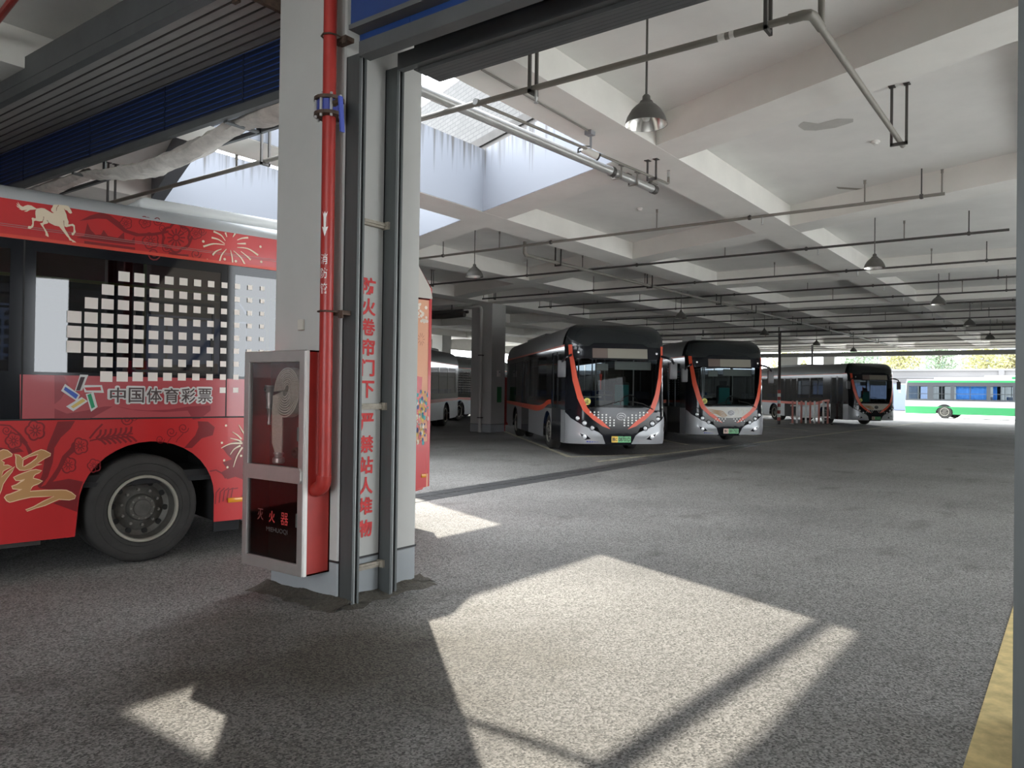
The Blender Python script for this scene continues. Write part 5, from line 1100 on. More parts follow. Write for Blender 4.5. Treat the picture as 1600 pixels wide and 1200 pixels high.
# ---------------------------------------------------------------- the red bus beside the column
def red_bus():
    t = thing('city_bus', 'red festive city bus with a golden horse, parked behind the door column', 'bus', (6.905, 7.333, 0), R(169.4))
    red = mat('bus_red', (0.50, 0.018, 0.020), 0.32, var=0.08, vscale=0.9, coat=0.12)
    lip = mat('bus_red_edge', (0.62, 0.06, 0.035), 0.35)
    darkred = mat('livery_dark_red', (0.20, 0.008, 0.012), 0.32, coat=0.12)
    cream = mat('livery_cream', (0.74, 0.62, 0.46), 0.4)
    gold = mat('livery_gold', (0.50, 0.26, 0.10), 0.4)
    film = mat('banner_pink_red', (0.40, 0.07, 0.08), 0.25, coat=0.15)
    filmd = mat('banner_dark', (0.27, 0.04, 0.05), 0.25, coat=0.15)
    grey = mat('bus_roof_silver', (0.46, 0.48, 0.49), 0.35, 0.3)
    LEN = 10.5
    side = lambda o: (lambda a, c: (a, 1.25+o, c))
    rside = lambda o: (lambda a, c: (a, -1.25-o, c))
    b = BM()
    low = [(0.02, 1.29), (LEN, 1.29), (LEN, .30)] + arch(8.35, .60, .30, .52, 1.08) + [(3.70, .30)] + arch(3.105, .575, .30, .55, 1.082)[1:] + [(2.2, .298), (0.5, .36), (0.10, .42), (0.02, .52)]
    poly2(b, [low], side(0)); poly2(b, [low], rside(0))
    lp = obj('lower_panel', b, red, t)
    b = BM()
    band = [(0.20, 1.29), (LEN, 1.29), (LEN, 2.76), (0.20, 2.76)]
    wins = [(0.42, 2.36), (2.50, 4.02), (4.20, 5.72), (5.86, 7.4), (7.5, 9.0)]
    holes = [[(a, 1.68), (a, 2.66), (c, 2.66), (c, 1.68)] for a, c in wins]
    poly2(b, [band] + holes, side(0)); poly2(b, [band] + holes, rside(0))
    wb = obj('window_band', b, bus_blk, t)
    gm = glass('bus_tinted_glass', (0.15, 0.18, 0.24), 0.012, 1.7)
    for a, c in wins:
        for f in (side(-.004), rside(-.004)):
            b = BM(); poly2(b, [[(a-.01, 1.67), (c+.01, 1.67), (c+.01, 2.67), (a-.01, 2.67)]], f); obj('window_pane', b, gm, t)
    b = BM()
    for x in (2.432, 4.105, 5.79, 7.45):
        poly2(b, [[(x-.006, 1.29), (x+.006, 1.29), (x+.006, 2.75), (x-.006, 2.75)]], side(.004))
    poly2(b, [[(0.2, 1.283), (LEN, 1.283), (LEN, 1.295), (.2, 1.295)]], side(.005))
    obj('panel_gap', b, blk_m, t)
    b = BM()
    wn_ = [(2.555, 1.70), (3.235, 1.70), (3.275, 1.72), (3.275, 2.31), (3.24, 2.335), (2.59, 2.355), (2.555, 2.33)]
    inn = [(2.575, 1.722), (3.235, 1.722), (3.255, 1.735), (3.255, 2.30), (3.23, 2.315), (2.595, 2.333), (2.575, 2.318)]
    poly2(b, [wn_, inn[::-1]], side(.004)); box(b, 2.572, 2.592, 1.252, 1.262, 1.95, 2.03)
    obj('vent_window', b, blk_m, t, label='black framed sliding vent in the window')
    # red frieze above the windows and the silver roof edge
    b = BM(); poly2(b, [[(0.06, 2.76), (LEN, 2.76), (LEN, 3.058), (0.24, 3.058)]], side(0)); poly2(b, [[(0.06, 2.76), (LEN, 2.76), (LEN, 3.058), (0.24, 3.058)]], rside(0))
    obj('upper_panel', b, red, t)
    b = BM(); box(b, 0.02, LEN, 1.25, 1.262, 2.745, 2.772); obj('edge_strip', b, lip, t)
    b = BM()
    for z in (2.835, 2.850): box(b, .02, LEN, 1.253, 1.257, z, z+.004)
    obj('seam', b, mat('seam_grey', (.33, .20, .19), .4, .3), t)
    b = BM()
    sec = [(1.255, 3.056), (1.252, 3.09), (1.235, 3.125), (1.20, 3.155), (1.12, 3.185), (0.9, 3.205), (0, 3.23)]
    sec = sec + [(-y, z) for y, z in sec[-2::-1]]
    A = [b.verts.new((0.24+(z-3.056)*.8, y, z)) for y, z in sec]; B = [b.verts.new((LEN, y, z)) for y, z in sec]
    for i in range(len(sec)-1): b.faces.new((A[i], A[i+1], B[i+1], B[i]))
    b.faces.new(A); b.faces.new(B[::-1])
    obj('roof', b, grey, t, True)
    b = BM()
    for x0, x1, y1 in ((0.9, 3.15, .98), (5.0, 7.4, .9)):
        rbox(b, x0, x1, -y1, y1, 3.20, 3.33, .06, 3)
    rp = obj('roof_pod', b, mat('roof_pod_white', (.66, .68, .68), .35), t, True)
    b = BM()
    box(b, 0.0, 0.03, -1.25, 1.25, .45, 2.76); b.faces.new([b.verts.new(p) for p in ((.0, -1.25, 2.76), (.0, 1.25, 2.76), (.24, 1.25, 3.06), (.24, -1.25, 3.06))]); obj('rear_panel', b, red, t)
    b = BM(); poly2(b, [[(-1.25, .35), (1.25, .35), (1.25, 3.06), (-1.25, 3.06)], [(-1.1, 1.2), (-1.1, 2.7), (1.1, 2.7), (1.1, 1.2)]], lambda a, c: (LEN, a, c)); obj('front_panel', b, red, t)
    b = BM(); poly2(b, [[(-1.1, 1.2), (1.1, 1.2), (1.1, 2.7), (-1.1, 2.7)]], lambda a, c: (LEN-.01, a, c)); obj('windshield', b, gm, t)
    # livery print
    b = BM()
    f = side(.0022)
    for i, (pts, w) in enumerate(ORN_S): ribbon(b, pts, w, w, side(.0024+.000006*i))
    for i, p in enumerate(ORN_P): poly2(b, [p], side(.0014+.00004*i))
    obj('papercut_print', b, darkred, t, label='dark red papercut flowers and hills printed on the panels')
    b = BM()
    f = side(.008)
    poly2(b, [HORSE], f)
    obj('horse_print', b, cream, t, label='cream galloping horse')
    b = BM()
    f = side(.0095)
    for i, j in ((0, 1), (1, 2), (3, 4), (4, 5), (6, 7), (8, 9)): ribbon(b, [HLINES[i], HLINES[j]], .006, .003, f)
    obj('horse_lines', b, mat('horse_line', (.30, .15, .10), .4), t)
    b = BM()
    f = side(.0085)
    for s in FS + GS: ribbon(b, curve_pts(s, 5), .006, .018, f)
    for x, z in FD: disc(b, x, z, .0125, f)
    for x, z in GD: disc(b, x, z, .011, f)
    obj('firework_print', b, cream, t, label='cream firework bursts')
    def grow(poly, d):
        cx_ = sum(p[0] for p in poly)/len(poly)
        out = []
        n_ = len(poly)
        area = sum(poly[i][0]*poly[(i+1) % n_][1]-poly[(i+1) % n_][0]*poly[i][1] for i in range(n_))
        sg = 1 if area > 0 else -1
        for i in range(n_):
            x0, y0 = poly[i-1]; x1, y1 = poly[(i+1) % n_]
            l = math.hypot(x1-x0, y1-y0) or 1
            out.append((poly[i][0]+sg*(y1-y0)/l*d, poly[i][1]-sg*(x1-x0)/l*d))
        return out
    b = BM()
    f = side(.005)
    poly2(b, [grow(CH1, .006), CH1h[::-1]], f); poly2(b, [grow(CH2, .007)], f); poly2(b, [grow(CH3, .006)], f)
    obj('gold_lettering_edge', b, mat('gold_edge', (.80, .58, .36), .35), t)
    b = BM()
    f = side(.007)
    poly2(b, [CH1, grow(CH1h, .007)[::-1]], f); poly2(b, [CH2], f); poly2(b, [CH3], f)
    obj('gold_lettering', b, gold, t, label='golden brush-written Chinese character')
    # translucent-looking banner strip with lottery logo and lettering
    b = BM(); poly2(b, [[(0.25, 1.297), (4.113, 1.297), (4.12, 1.655), (0.25, 1.655)]], side(.0036)); bf = obj('banner_strip', b, film, t, label='pink red banner strip below the windows')
    b = BM()
    for p in FILM_P: poly2(b, [p], side(.0045))
    obj('banner_print', b, filmd, bf)
    sil = mat('sticker_silver', (.62, .61, .59), .35, .2)
    b = BM()
    f = side(.0062)
    for q in (LO0, LO1, LO2, LO3, LO4): poly2(b, [q], f)
    for k, ch in enumerate('中国体育彩票'):
        V, F = text_mesh(ch, 0.01)
        n_ = len(V)
        sh = [(0, 0)] + [(.075*math.cos(a*PI/6), .075*math.sin(a*PI/6)) for a in range(12)]
        V, F = [(x+p, y+q) for p, q in sh for x, y in V], [tuple(i+k*n_ for i in f) for k_ in range(1) for k in range(13) for f in F]
        x0 = 3.458-k*.1505
        ax, bx = min(v[0] for v in V), max(v[0] for v in V); ay, by = min(v[1] for v in V), max(v[1] for v in V)
        vs = [b.verts.new(side(.0048+.0001*(i//n_))(x0+.014-(x-ax)/(bx-ax)*.160, 1.413+(y-ay)/(by-ay)*.163)) for i, (x, y) in enumerate(V)]
        for q in F:
            try: b.faces.new([vs[i] for i in q])
            except ValueError: pass
    obj('logo_backing', b, sil, bf)
    b = BM()
    for i, q in enumerate((LI0, LI1, LI2, LI3, LI4)): poly2(b, [q], side(.0078), mi=i)
    obj('logo_bars', b, [mat('logo_black', (.05, .03, .035), .4), mat('logo_red', (.45, .05, .06), .4), mat('logo_blue', (.06, .12, .45), .4), mat('logo_yellow', (.60, .42, .12), .4), mat('logo_green', (.02, .26, .12), .4)], bf)
    b = BM()
    star = []
    for i in range(10):
        a = PI/2+2*PI*i/10
        rr = .026 if i % 2 == 0 else .011
        star.append((3.676+rr*math.cos(a), 1.512+rr*math.sin(a)))
    poly2(b, [star], side(.0078)); obj('logo_star', b, mat('logo_red', (.45, .05, .06), .4), bf)
    b = BM()
    for k, ch in enumerate('中国体育彩票'):
        put_text(b, ch, lambda a, c: (-a, 1.25+.0082, c), -3.452+k*.1505, 1.428, .128, .132, 0.012)
    obj('banner_lettering', b, mat('letter_charcoal', (.07, .05, .05), .5), bf)
    # fading grid of white squares across the glass
    b = BM()
    rows = {0: (3, 14), 1: (2, 14), 2: (1, 14), 3: (0, 14), 4: (0, 14), 5: (0, 14), 6: (1, 12), 7: (2, 12), 8: (10, 12)}
    for r_, (c0, c1) in rows.items():
        for c_ in range(c0, c1):
            s = .107-.0050*c_
            x = 3.79-c_*.1295
            z = 2.572-r_*.125
            poly2(b, [[(x, z), (x-s, z), (x-s, z-s*.93), (x, z-s*.93)]], side(.0055))
    obj('white_squares', b, mat('print_white', (.80, .74, .69), .5), t, label='fading grid of white squares on the dark glass')
    # rear corner poster panel
    b = BM(); poly2(b, [[(0.03, .45), (0.36, .40), (0.36, 2.62), (0.03, 2.62)]], side(.012)); obj('poster_panel', b, mat('poster_peach', (.72, .36, .22), .5), t, label='peach poster panel at the rear corner')
    b = BM()
    poly2(b, [[(0.0, 2.64), (0.36, 2.64), (0.36, 3.05), (0.24, 3.05), (0.03, 2.76)]], side(.013)); obj('corner_panel', b, mat('corner_grey', (.50, .47, .43), .6), t)
    b = BM()
    f = side(.016)
    poly2(b, [[(0.30, .41), (0.055, .45), (0.05, .98), (0.30, .92)]], f, mi=0); poly2(b, [[(0.30, 1.75), (0.135, 1.72), (0.17, 1.12), (0.30, 1.15)]], f, mi=0); poly2(b, [[(0.055, 2.62), (0.03, 2.62), (0.03, .6), (0.05, .6)]], f, mi=0)
    random.seed(5)
    for k in range(130):
        x = .05+random.random()*.24; z = 0.95+random.random()*.62
        s = .006+random.random()*.012
        disc(b, x, z, s, side(.0185), 7, s*1.8, mi=random.choice((0, 1, 2, 3, 4)))
    for k in range(26):
        x = .08+random.random()*.2; z = 2.36+random.random()*.22
        disc(b, x, z, .012+.012*random.random(), side(.0185), 6, mi=4)
    for k in range(10):
        a = 2*PI*k/10
        ribbon(b, [(.16+.02*math.cos(a), 2.16+.03*math.sin(a)), (.16+.05*math.cos(a), 2.16+.075*math.sin(a))], .004, .006, side(.0185), mi=5)
    obj('poster_print', b, [red, mat('print_yellow', (.68, .45, .08), .5), mat('print_teal', (.05, .36, .38), .5), mat('print_navy', (.05, .07, .2), .5), mat('print_pale', (.8, .70, .6), .5), mat('print_brown', (.38, .14, .08), .5)], t)
    for x, z, w_ in ((2.40, .493, .14), (0.13, .58, .07)):
        b = BM(); rbox(b, x-w_, x, 1.25, 1.275, z-.022, z+.022, .006, 2); obj('marker_lamp', b, mat('amber_lens', (.65, .26, .02), .2), t, True)
    # underside, arches, wheels
    b = BM(); box(b, 3.8, LEN-.1, -1.2, 1.2, .34, .72); box(b, .3, 2.4, -1.2, 1.2, .40, .72); box(b, .3, LEN-.1, -1.2, 1.2, .70, .74); box(b, 2.3, 3.9, -.45, .45, .3, .7); box(b, 2.42, 3.8, .45, .50, .3, 1.2); box(b, 2.42, 3.8, -.5, -.45, .3, 1.2)
    box(b, 3.72, 3.76, .5, 1.22, .3, 1.15); box(b, 2.46, 2.50, .5, 1.22, .3, 1.15); box(b, 2.46, 3.76, .5, 1.22, 1.10, 1.15); box(b, 2.2, 2.45, 1.02, 1.06, .17, .40)
    obj('underside', b, bus_dark, t)
    b = BM(); box(b, 3.9, 4.9, .7, 1.0, .22, .30); box(b, 1.2, 2.2, .9, 1.1, .26, .34); obj('chassis_rail', b, pipe_d, t)
    for sx, sy in ((3.14, 1), (3.14, -1)): wheel(t, sx, sy*1.21, sy, .48, .125, .27, True)
    for sy in (1, -1): wheel(t, 8.35, sy*1.21, sy, .48, .02, .27)
    # interior: floor, blue seats, poles
    b = BM(); box(b, .2, LEN-.2, -1.18, 1.18, .74, .80); obj('cabin_floor', b, bus_dark, t)
    sblue = mat('seat_blue', (.018, .05, .16), .6)
    for sx in (1.2, 2.1, 3.0, 3.9, 4.8, 6.6, 7.4):
        for sy in ((-.75, .75) if not 2.2 < sx < 4.2 else (-.75,)):
            b = BM(); rbox(b, sx-.2, sx+.25, sy-.42, sy+.42, 1.15, 1.25, .03, 2); rbox(b, sx-.24, sx-.16, sy-.42, sy+.42, 1.2, 1.85, .03, 2); box(b, sx-.05, sx+.05, sy-.3, sy+.3, .8, 1.15); obj('seat', b, sblue, t, True)
    b = BM()
    for sx in (1.6, 2.9, 4.4, 6.0, 7.6): cyl(b, (sx, .35, .8), (sx, .35, 3.1), .017, 8)
    cyl(b, (1, .45, 2.55), (9, .45, 2.55), .016, 8); obj('grab_rails', b, mat('rail_yellow', (.55, .40, .05), .4), t, True)
    return t
red_bus()
# ---------------------------------------------------------------- the dark silver city buses
silver = mat('bus_silver', (0.37, 0.38, 0.39), 0.35, 0.35)
roofgrey = mat('bus_roof_grey', (0.15, 0.15, 0.148), 0.5, 0.2)
orange = mat('bus_orange_red', (0.68, 0.085, 0.035), 0.35)
dome_m = mat('bus_dome_black', (0.012, 0.016, 0.018), 0.22, 0.0, coat=0.3)
clear = glass('windshield_glass', (0.46, 0.50, 0.50), 0.015, 1.22)
dark_gl = glass('dark_window_glass', (0.16, 0.18, 0.20), 0.015, 1.45)
lamp_m = mat('headlamp_glass', (.70, .72, .74), .12, .3)
BW, BL, ZT = 1.27, 10.5, 3.28
def wz(z):
    if z <= 2.72: return BW
    t = min(1, (z-2.72)/(ZT-2.72))
    return BW-.40*(1-math.sqrt(max(0, 1-t*t)))
def front(y, z):
    """x of the bus nose at width y and height z"""
    k = max(0, (abs(y)-.70)/.57)
    c = .34*(1-math.sqrt(max(0, 1-min(1, k)**2))) + .05*(y/BW)**2
    p = 0 if z < .9 else .13*((min(z, 2.7)-.9)/1.8)**1.6
    if z > 2.60:
        t = min(1, (z-2.60)/(ZT-2.60))
        p += .62*(1-math.sqrt(max(0, 1-t*t)))
    if z < .5: p += .05*(.5-z)/.2
    return BL-c-p
def city_bus(label, loc, rot, plate, variant=0, group='dark silver city buses', detail=True):
    t = thing('city_bus', label, 'bus', loc, R(rot), group)
    F = lambda o: (lambda y, z: (front(y, z)+o, y, z))
    SD = lambda s, o: (lambda x, z: (x, s*(BW+o), z))
    mir = lambda p: [(-y, z) for y, z in p]
    zs = [.30, .5, .9, 1.3, 1.7, 2.1, 2.45, 2.72]
    edge = [(front(BW, z), z) for z in zs]
    # sides: lower skin with wheel arches, glazed black band, cove
    for s in (1, -1):
        low = [(0.05, 1.12)] + [(front(BW, z), z) for z in (1.12, .9, .5, .30)]
        doors = s < 0
        fx, rx = BL-2.62, BL-2.62-5.75
        pts = [(0.03, 1.12)] + [(front(BW, 1.12), 1.12), (front(BW, .9), .9), (front(BW, .5), .5), (front(BW, .3), .30)]
        pts += arch(fx, .56, .30, .52, 1.04) + arch(rx, .56, .30, .52, 1.04) + [(0.5, .32), (.03, .42)]
        b = BM(); poly2(b, [pts], SD(s, 0), .8); obj('lower_panel', b, silver, t)
        b = BM()
        outer = [(.03, 1.12)] + [(front(BW, z), z) for z in (1.12, 1.3, 1.7, 2.1, 2.45, 2.72)] + [(.03, 2.72)]
        wins = [(.5, 1.9), (2.0, 3.35), (5.0, 6.3), (6.4, 7.7)] if doors else [(.5, 1.9), (2.0, 3.4), (3.5, 4.9), (5.0, 6.3), (6.4, 7.7), (7.85, 9.55)]
        hol = [[(a, 1.42), (a, 2.55), (c, 2.55), (c, 1.42)] for a, c in wins]
        if doors: hol += [[(8.47, 1.12+.03), (8.47, 2.60), (9.62, 2.60), (9.62, 1.15)], [(3.5, 1.15), (3.5, 2.6), (4.85, 2.6), (4.85, 1.15)]]
        poly2(b, [outer] + hol, SD(s, .002), 1.2); obj('window_band', b, bus_blk, t)
        for a, c in wins:
            b = BM(); poly2(b, [[(a-.01, 1.41), (c+.01, 1.41), (c+.01, 2.56), (a-.01, 2.56)]], SD(s, -.006)); w = obj('window_pane', b, dark_gl, t)
            if detail:
                b = BM(); box(b, a, c, s*(BW-.012)-.004, s*(BW-.012)+.004, 2.14, 2.165); obj('window_bar', b, bus_blk, w)
        if doors:
            for nm, a, c in (('front_door', 8.47, 9.62), ('middle_door', 3.5, 4.85)):
                b = BM()
                y = s*(BW-.03)
                h_ = (a+c)/2
                for x0, x1 in ((a, h_-.02), (h_+.02, c)):
                    box(b, x0, x0+.05, y-.02, y+.02, .36, 2.6); box(b, x1-.05, x1, y-.02, y+.02, .36, 2.6); box(b, x0, x1, y-.02, y+.02, .36, .46); box(b, x0, x1, y-.02, y+.02, 2.53, 2.6)
                d = obj(nm, b, bus_blk, t)
                b = BM(); box(b, a+.04, c-.04, y-.004, y+.004, .46, 2.54); obj('door_glass', b, dark_gl, d)
                b = BM(); cyl(b, (h_+.10, y-.06*s, .8), (h_+.10, y-.06*s, 2.2), .018, 8); cyl(b, (h_-.10, y-.06*s, .8), (h_-.10, y-.06*s, 2.2), .018, 8); obj('door_rail', b, galv, d)
                b = BM(); box(b, a, c, s*(BW+.003)-.002, s*(BW+.003)+.002, .30, 1.13); obj('door_skirt', b, bus_blk, d)
        b = BM()
        wave = curve_pts([(.05, 1.16), (2.0, 1.14), (4.4, 1.10), (6.2, 1.08), (7.2, 1.14), (7.9, 1.27), (8.38, 1.30)], 6)
        ribbon(b, wave, .10, .11, SD(s, .006), .17); obj('orange_wave', b, orange, t)
        b = BM()
        xe = front(BW, 2.72)
        box(b, .05, xe, s*(BW+.008)-.006, s*(BW+.008)+.006, 2.705, 2.745); obj('roof_line', b, orange, t)
        wheel(t, fx, s*(BW-.05), s, .48, .02); wheel(t, rx, s*(BW-.05), s, .48, .12, dual=True)
    # roof shell
    b = BM()
    cs = []
    for i in range(9): z = 2.72+(ZT-2.72)*math.sin(PI/2*i/8); cs.append((wz(z), z))
    cs2 = cs + [(.5, ZT+.02), (0, ZT+.025), (-.5, ZT+.02)] + [(-y, z) for y, z in cs[::-1]]
    A = [b.verts.new((0.05, y, z)) for y, z in cs2]; B = [b.verts.new((front(y, min(z, ZT))-.25, y, z)) for y, z in cs2]
    for i in range(len(cs2)-1): b.faces.new((A[i], A[i+1], B[i+1], B[i]))
    obj('roof', b, roofgrey, t, True)
    b = BM(); rbox(b, 2.0, 5.2, -.85, .85, ZT-.05, ZT+.10, .05, 2); obj('roof_unit', b, roofgrey, t, True)
    b = BM()
    poly2(b, [[(-BW, .45), (BW, .45), (BW, 2.72)] + cs[1:] + [(-y, z) for y, z in cs[::-1]]], lambda a, c: (.04, a, c)); obj('rear_panel', b, silver, t)
    b = BM(); poly2(b, [[(-.95, 1.7), (.95, 1.7), (.95, 2.7), (-.95, 2.7)]], lambda a, c: (.03, a, c)); obj('rear_window', b, bus_blk, t)
    # nose: black mask with the windshield cut out
    inner = [(1.085, 2.40), (1.05, 2.2), (1.00, 1.94), (.925, 1.55), (.83, 1.30), (.76, 1.20)]
    wind = inner + mir(inner)[::-1]
    rim = [(BW, z) for z in (.72, 1.12, 1.5, 1.9, 2.3, 2.72)] + cs[1:]
    mask = rim + mir(rim)[::-1]
    b = BM(); poly2(b, [mask, wind], F(-.004), .14); obj('front_mask', b, bus_blk, t, True)
    b = BM(); poly2(b, [[(BW, 2.70)] + cs[1:] + mir(cs[1:])[::-1] + [(-BW, 2.70), (-.75, 2.70), (-.62, 2.78), (.62, 2.78), (.75, 2.70)]], F(.006), .10)
    # close the nose dome back onto the roof
    top = [(y, ZT) for y in [wz(ZT)*k/6 for k in range(-6, 7)]]
    P = [b.verts.new((front(y, z)+.006, y, z)) for y, z in top]; Q = [b.verts.new((front(y, z)-.3, y, z+.026)) for y, z in top]
    for i in range(12): b.faces.new((P[i], P[i+1], Q[i+1], Q[i]))
    obj('front_dome', b, dome_m, t, True)
    b = BM(); poly2(b, [wind], F(-.012), .14); obj('windshield', b, clear, t, True)
    # silver bumper corners, black centre
    bl = [(-BW, 1.07), (-1.17, .93), (-1.08, .87), (-.92, .77), (-.73, .685), (-.52, .60), (-.42, .52), (-.33, .31), (-BW, .31)]
    for p in (bl, mir(bl)):
        b = BM(); poly2(b, [p], F(.012), .10); bp = obj('bumper_corner', b, silver, t, True)
    b = BM(); poly2(b, [[(-.55, .74), (.55, .74), (.44, .52), (.36, .28), (-.36, .28), (-.44, .52)]], F(.006), .12); obj('bumper_centre', b, bus_blk, t, True)
    sw_o = [(-1.215, 2.74), (-1.205, 2.5), (-1.185, 2.34), (-1.135, 1.85), (-1.03, 1.41), (-.90, 1.12), (-.66, .905), (-.42, .745), (-.22, .675)]
    sw_i = [(-.42, .865), (-.66, 1.04), (-.80, 1.20), (-.93, 1.53), (-1.03, 1.94), (-1.09, 2.34), (-1.125, 2.5), (-1.135, 2.74)]
    for s in (1, -1):
        p = sw_o + sw_i
        if s > 0: p = mir(p)
        b = BM(); poly2(b, [p], F(.012), .10); obj('orange_sweep', b, orange, t, True)
        # three round headlamps and a fog lamp in a bright surround
        for yy, zz, r_ in ((1.02, .93, .052), (.86, .815, .056), (.67, .70, .050)):
            x = front(yy*s, zz)
            b = BM(); lathe(b, [(r_*1.35, -.03), (r_*1.35, .012), (r_*1.1, .016), (r_, .006)], (x, s*yy, zz), 'X', 20); hl = obj('headlamp', b, bus_blk, t, True)
            b = BM(); lathe(b, [(r_, .004), (r_*.9, .018), (r_*.5, .028), (0, .031)], (x, s*yy, zz), 'X', 20); obj('lens', b, lamp_m, hl, True)
        fp = [(s*y, z) for y, z in ((-1.04, .615), (-.93, .57), (-.80, .545), (-.66, .43), (-.50, .405), (-.46, .355), (-.84, .385), (-.91, .43))]
        fi = [(s*y, z) for y, z in ((-.97, .575), (-.92, .548), (-.81, .525), (-.70, .43), (-.83, .41), (-.90, .45))]
        b = BM(); poly2(b, [fp, fi[::-1]], F(.020), .10); fg = obj('fog_lamp_surround', b, mat('bright_trim', (.66, .66, .66), .25, .4), t, True)
        b = BM(); poly2(b, [fi], F(.016), .10); obj('fog_recess', b, bus_blk, fg, True)
        b = BM(); lathe(b, [(.055, .018), (.045, .03), (0, .036)], (front(.86*s, .49), s*.855, .485), 'X', 16); obj('fog_lamp', b, lamp_m, fg, True)
        b = BM(); lathe(b, [(.03, 0), (.026, .02), (0, .025)], (front(s*1.0, 2.55), s*1.0, 2.55), 'X', 12); obj('clearance_lamp', b, lamp_m, t, True)
        # mirror on a curved arm
        b = BM()
        x0 = front(s*1.15, 2.5)
        tube(b, [(x0-.05, s*1.13, 2.50), (x0+.16, s*1.22, 2.46), (x0+.20, s*1.36, 2.40), (x0+.16, s*1.42, 2.30)], .028, 8)
        ma = obj('mirror_arm', b, bus_blk, t, True)
        b = BM(); rbox(b, x0+.08, x0+.18, s*1.42-.10, s*1.42+.10, 1.92, 2.34, .03, 2); obj('mirror_head', b, mat('mirror_grey', (.10, .10, .105), .4), ma, True)
    # destination display
    b = BM(); poly2(b, [[(-.73, 2.37), (.78, 2.37), (.78, 2.69), (-.73, 2.69)]], F(.002), .15); ds = obj('destination_display', b, bus_blk, t, True)
    b = BM(); poly2(b, [[(-.28, 2.415), (.74, 2.415), (.74, 2.655), (-.28, 2.655)]], F(.006), .15, mi=0); poly2(b, [[(-.66, 2.415), (-.285, 2.415), (-.285, 2.655), (-.66, 2.655)]], F(.006), .15, mi=1)
    obj('display_panel', b, [mat('display_beige', (.23, .215, .175), .4), mat('display_brown', (.12, .085, .07), .4)], ds, True)
    # bonnet decoration
    if variant == 0:
        b = BM()
        for r_ in range(6):
            for k in range(4 - (r_ == 0) - 0):
                y = -.72+.098*(r_+k) - (0 if r_ else 0)
                z = 1.085-.064*r_
                if y < -.12:
                    for s in (1, -1): poly2(b, [[(s*y-.019, z-.017), (s*y+.019, z-.017), (s*y+.019, z+.019), (s*y-.019, z+.019)]], F(.014))
        obj('white_dots', b, mat('dot_white', (.75, .75, .72), .4), t)
    else:
        b = BM()
        poly2(b, [[(-.80, 1.17), (.80, 1.17), (.66, 1.0), (.46, .86), (.1, .83), (-.1, .83), (-.46, .86), (-.66, 1.0)]], F(.008), .12); hp = obj('bonnet_print', b, mat('bonnet_white', (.50, .485, .44), .35), t, True, label='pale bonnet panel with a brown wave print')
        b = BM()
        for k in range(4): ribbon(b, curve_pts([(-.70+k*.02, 1.10-.05*k), (-.45, 1.06-.03*k), (-.22, 1.02-.05*k), (-.08, .90)], 5), .012, .004, F(.012), .035)
        for k in range(3): ribbon(b, curve_pts([(.18+k*.18, 1.05), (.24+k*.17, 1.12-.02*k), (.30+k*.16, 1.02), (.26+k*.16, .95)], 5), .006, .006, F(.012))
        obj('wave_print', b, mat('print_ochre', (.33, .17, .05), .4), hp)
        b = BM()
        for r_ in range(2):
            for k in range(4):
                for s in (1, -1):
                    y, z = s*(.14+.1*k+.05*r_), .80-.065*r_
                    poly2(b, [[(y-.018, z-.015), (y+.018, z-.015), (y+.018, z+.018), (y-.018, z+.018)]], F(.014))
        obj('white_dots', b, mat('dot_white', (.75, .75, .72), .4), t)
    b = BM()
    disc(b, 0.05, .985, .120, F(.016), 24, .090, mi=0); disc(b, .05, .985, .104, F(.020), 24, .074, mi=1)
    ribbon(b, curve_pts([(-.03, .975), (.02, 1.015), (.10, 1.0), (.135, .96)], 4), .008, .008, F(.026), .02, mi=0); ribbon(b, curve_pts([(-.02, .955), (.04, .965), (.09, .945)], 4), .006, .006, F(.026), .014, mi=0)
    obj('front_badge', b, [mat('badge_chrome', (.30, .30, .30), .35, .4), bus_blk], t)
    # number plate
    b = BM(); 
    yc, zc = .06, .425
    x = front(yc, zc)+.022
    box(b, x-.015, x, yc-.245, yc+.245, zc-.075, zc+.075)
    pl = obj('number_plate', b, mat('plate_green', (.16, .50, .22), .4), t)
    b = BM(); box(b, x, x+.0015, yc-.245, yc-.085, zc-.075, zc+.075); obj('plate_field', b, mat('plate_yellow', (.78, .50, .06), .4) if variant == 0 else mat('plate_pale', (.62, .42, .34), .4), pl)
    b = BM()
    fp = lambda a, c: (x+.0035, a, c)
    put_text(b, plate[:2], fp, yc-.228, zc-.047, .125, .094, .015); put_text(b, plate[2:], fp, yc-.068, zc-.05, .295, .10, .02)
    obj('plate_lettering', b, mat('plate_black', (.03, .03, .025), .5), pl)
    # wipers, round yellow sticker, blue marks
    b = BM()
    for pts in (((-.70, 1.18), (-.40, 1.25), (.10, 1.38)), ((.28, 1.36), (.60, 1.30), (.86, 1.17))):
        q = [Vector(F(.03)(y, z)) for y, z in pts]
        tube(b, q, .012, 6)
    obj('wipers', b, blk_m, t, True)
    b = BM(); disc(b, -.80, 1.345, .085, F(.004), 24); st = obj('yellow_sticker', b, mat('sticker_yellow', (.72, .68, .16), .5), t)
    b = BM(); put_text(b, '止', F(.008), -.852, 1.295, .105, .10, .03); obj('sticker_character', b, blk_m, st)
    b = BM()
    for k in range(5): poly2(b, [[(-.80+k*.062, .352), (-.755+k*.062, .352), (-.755+k*.062, .385), (-.80+k*.062, .385)]], F(.0165))
    obj('blue_marks', b, mat('mark_blue', (.05, .07, .38), .4), t)
    # underbody and cabin
    b = BM()
    box(b, .3, 2.75-.25, -1.0, 1.0, .34, .5); box(b, 1.3, 1.34, -1.2, 1.2, .4, 1.1); 
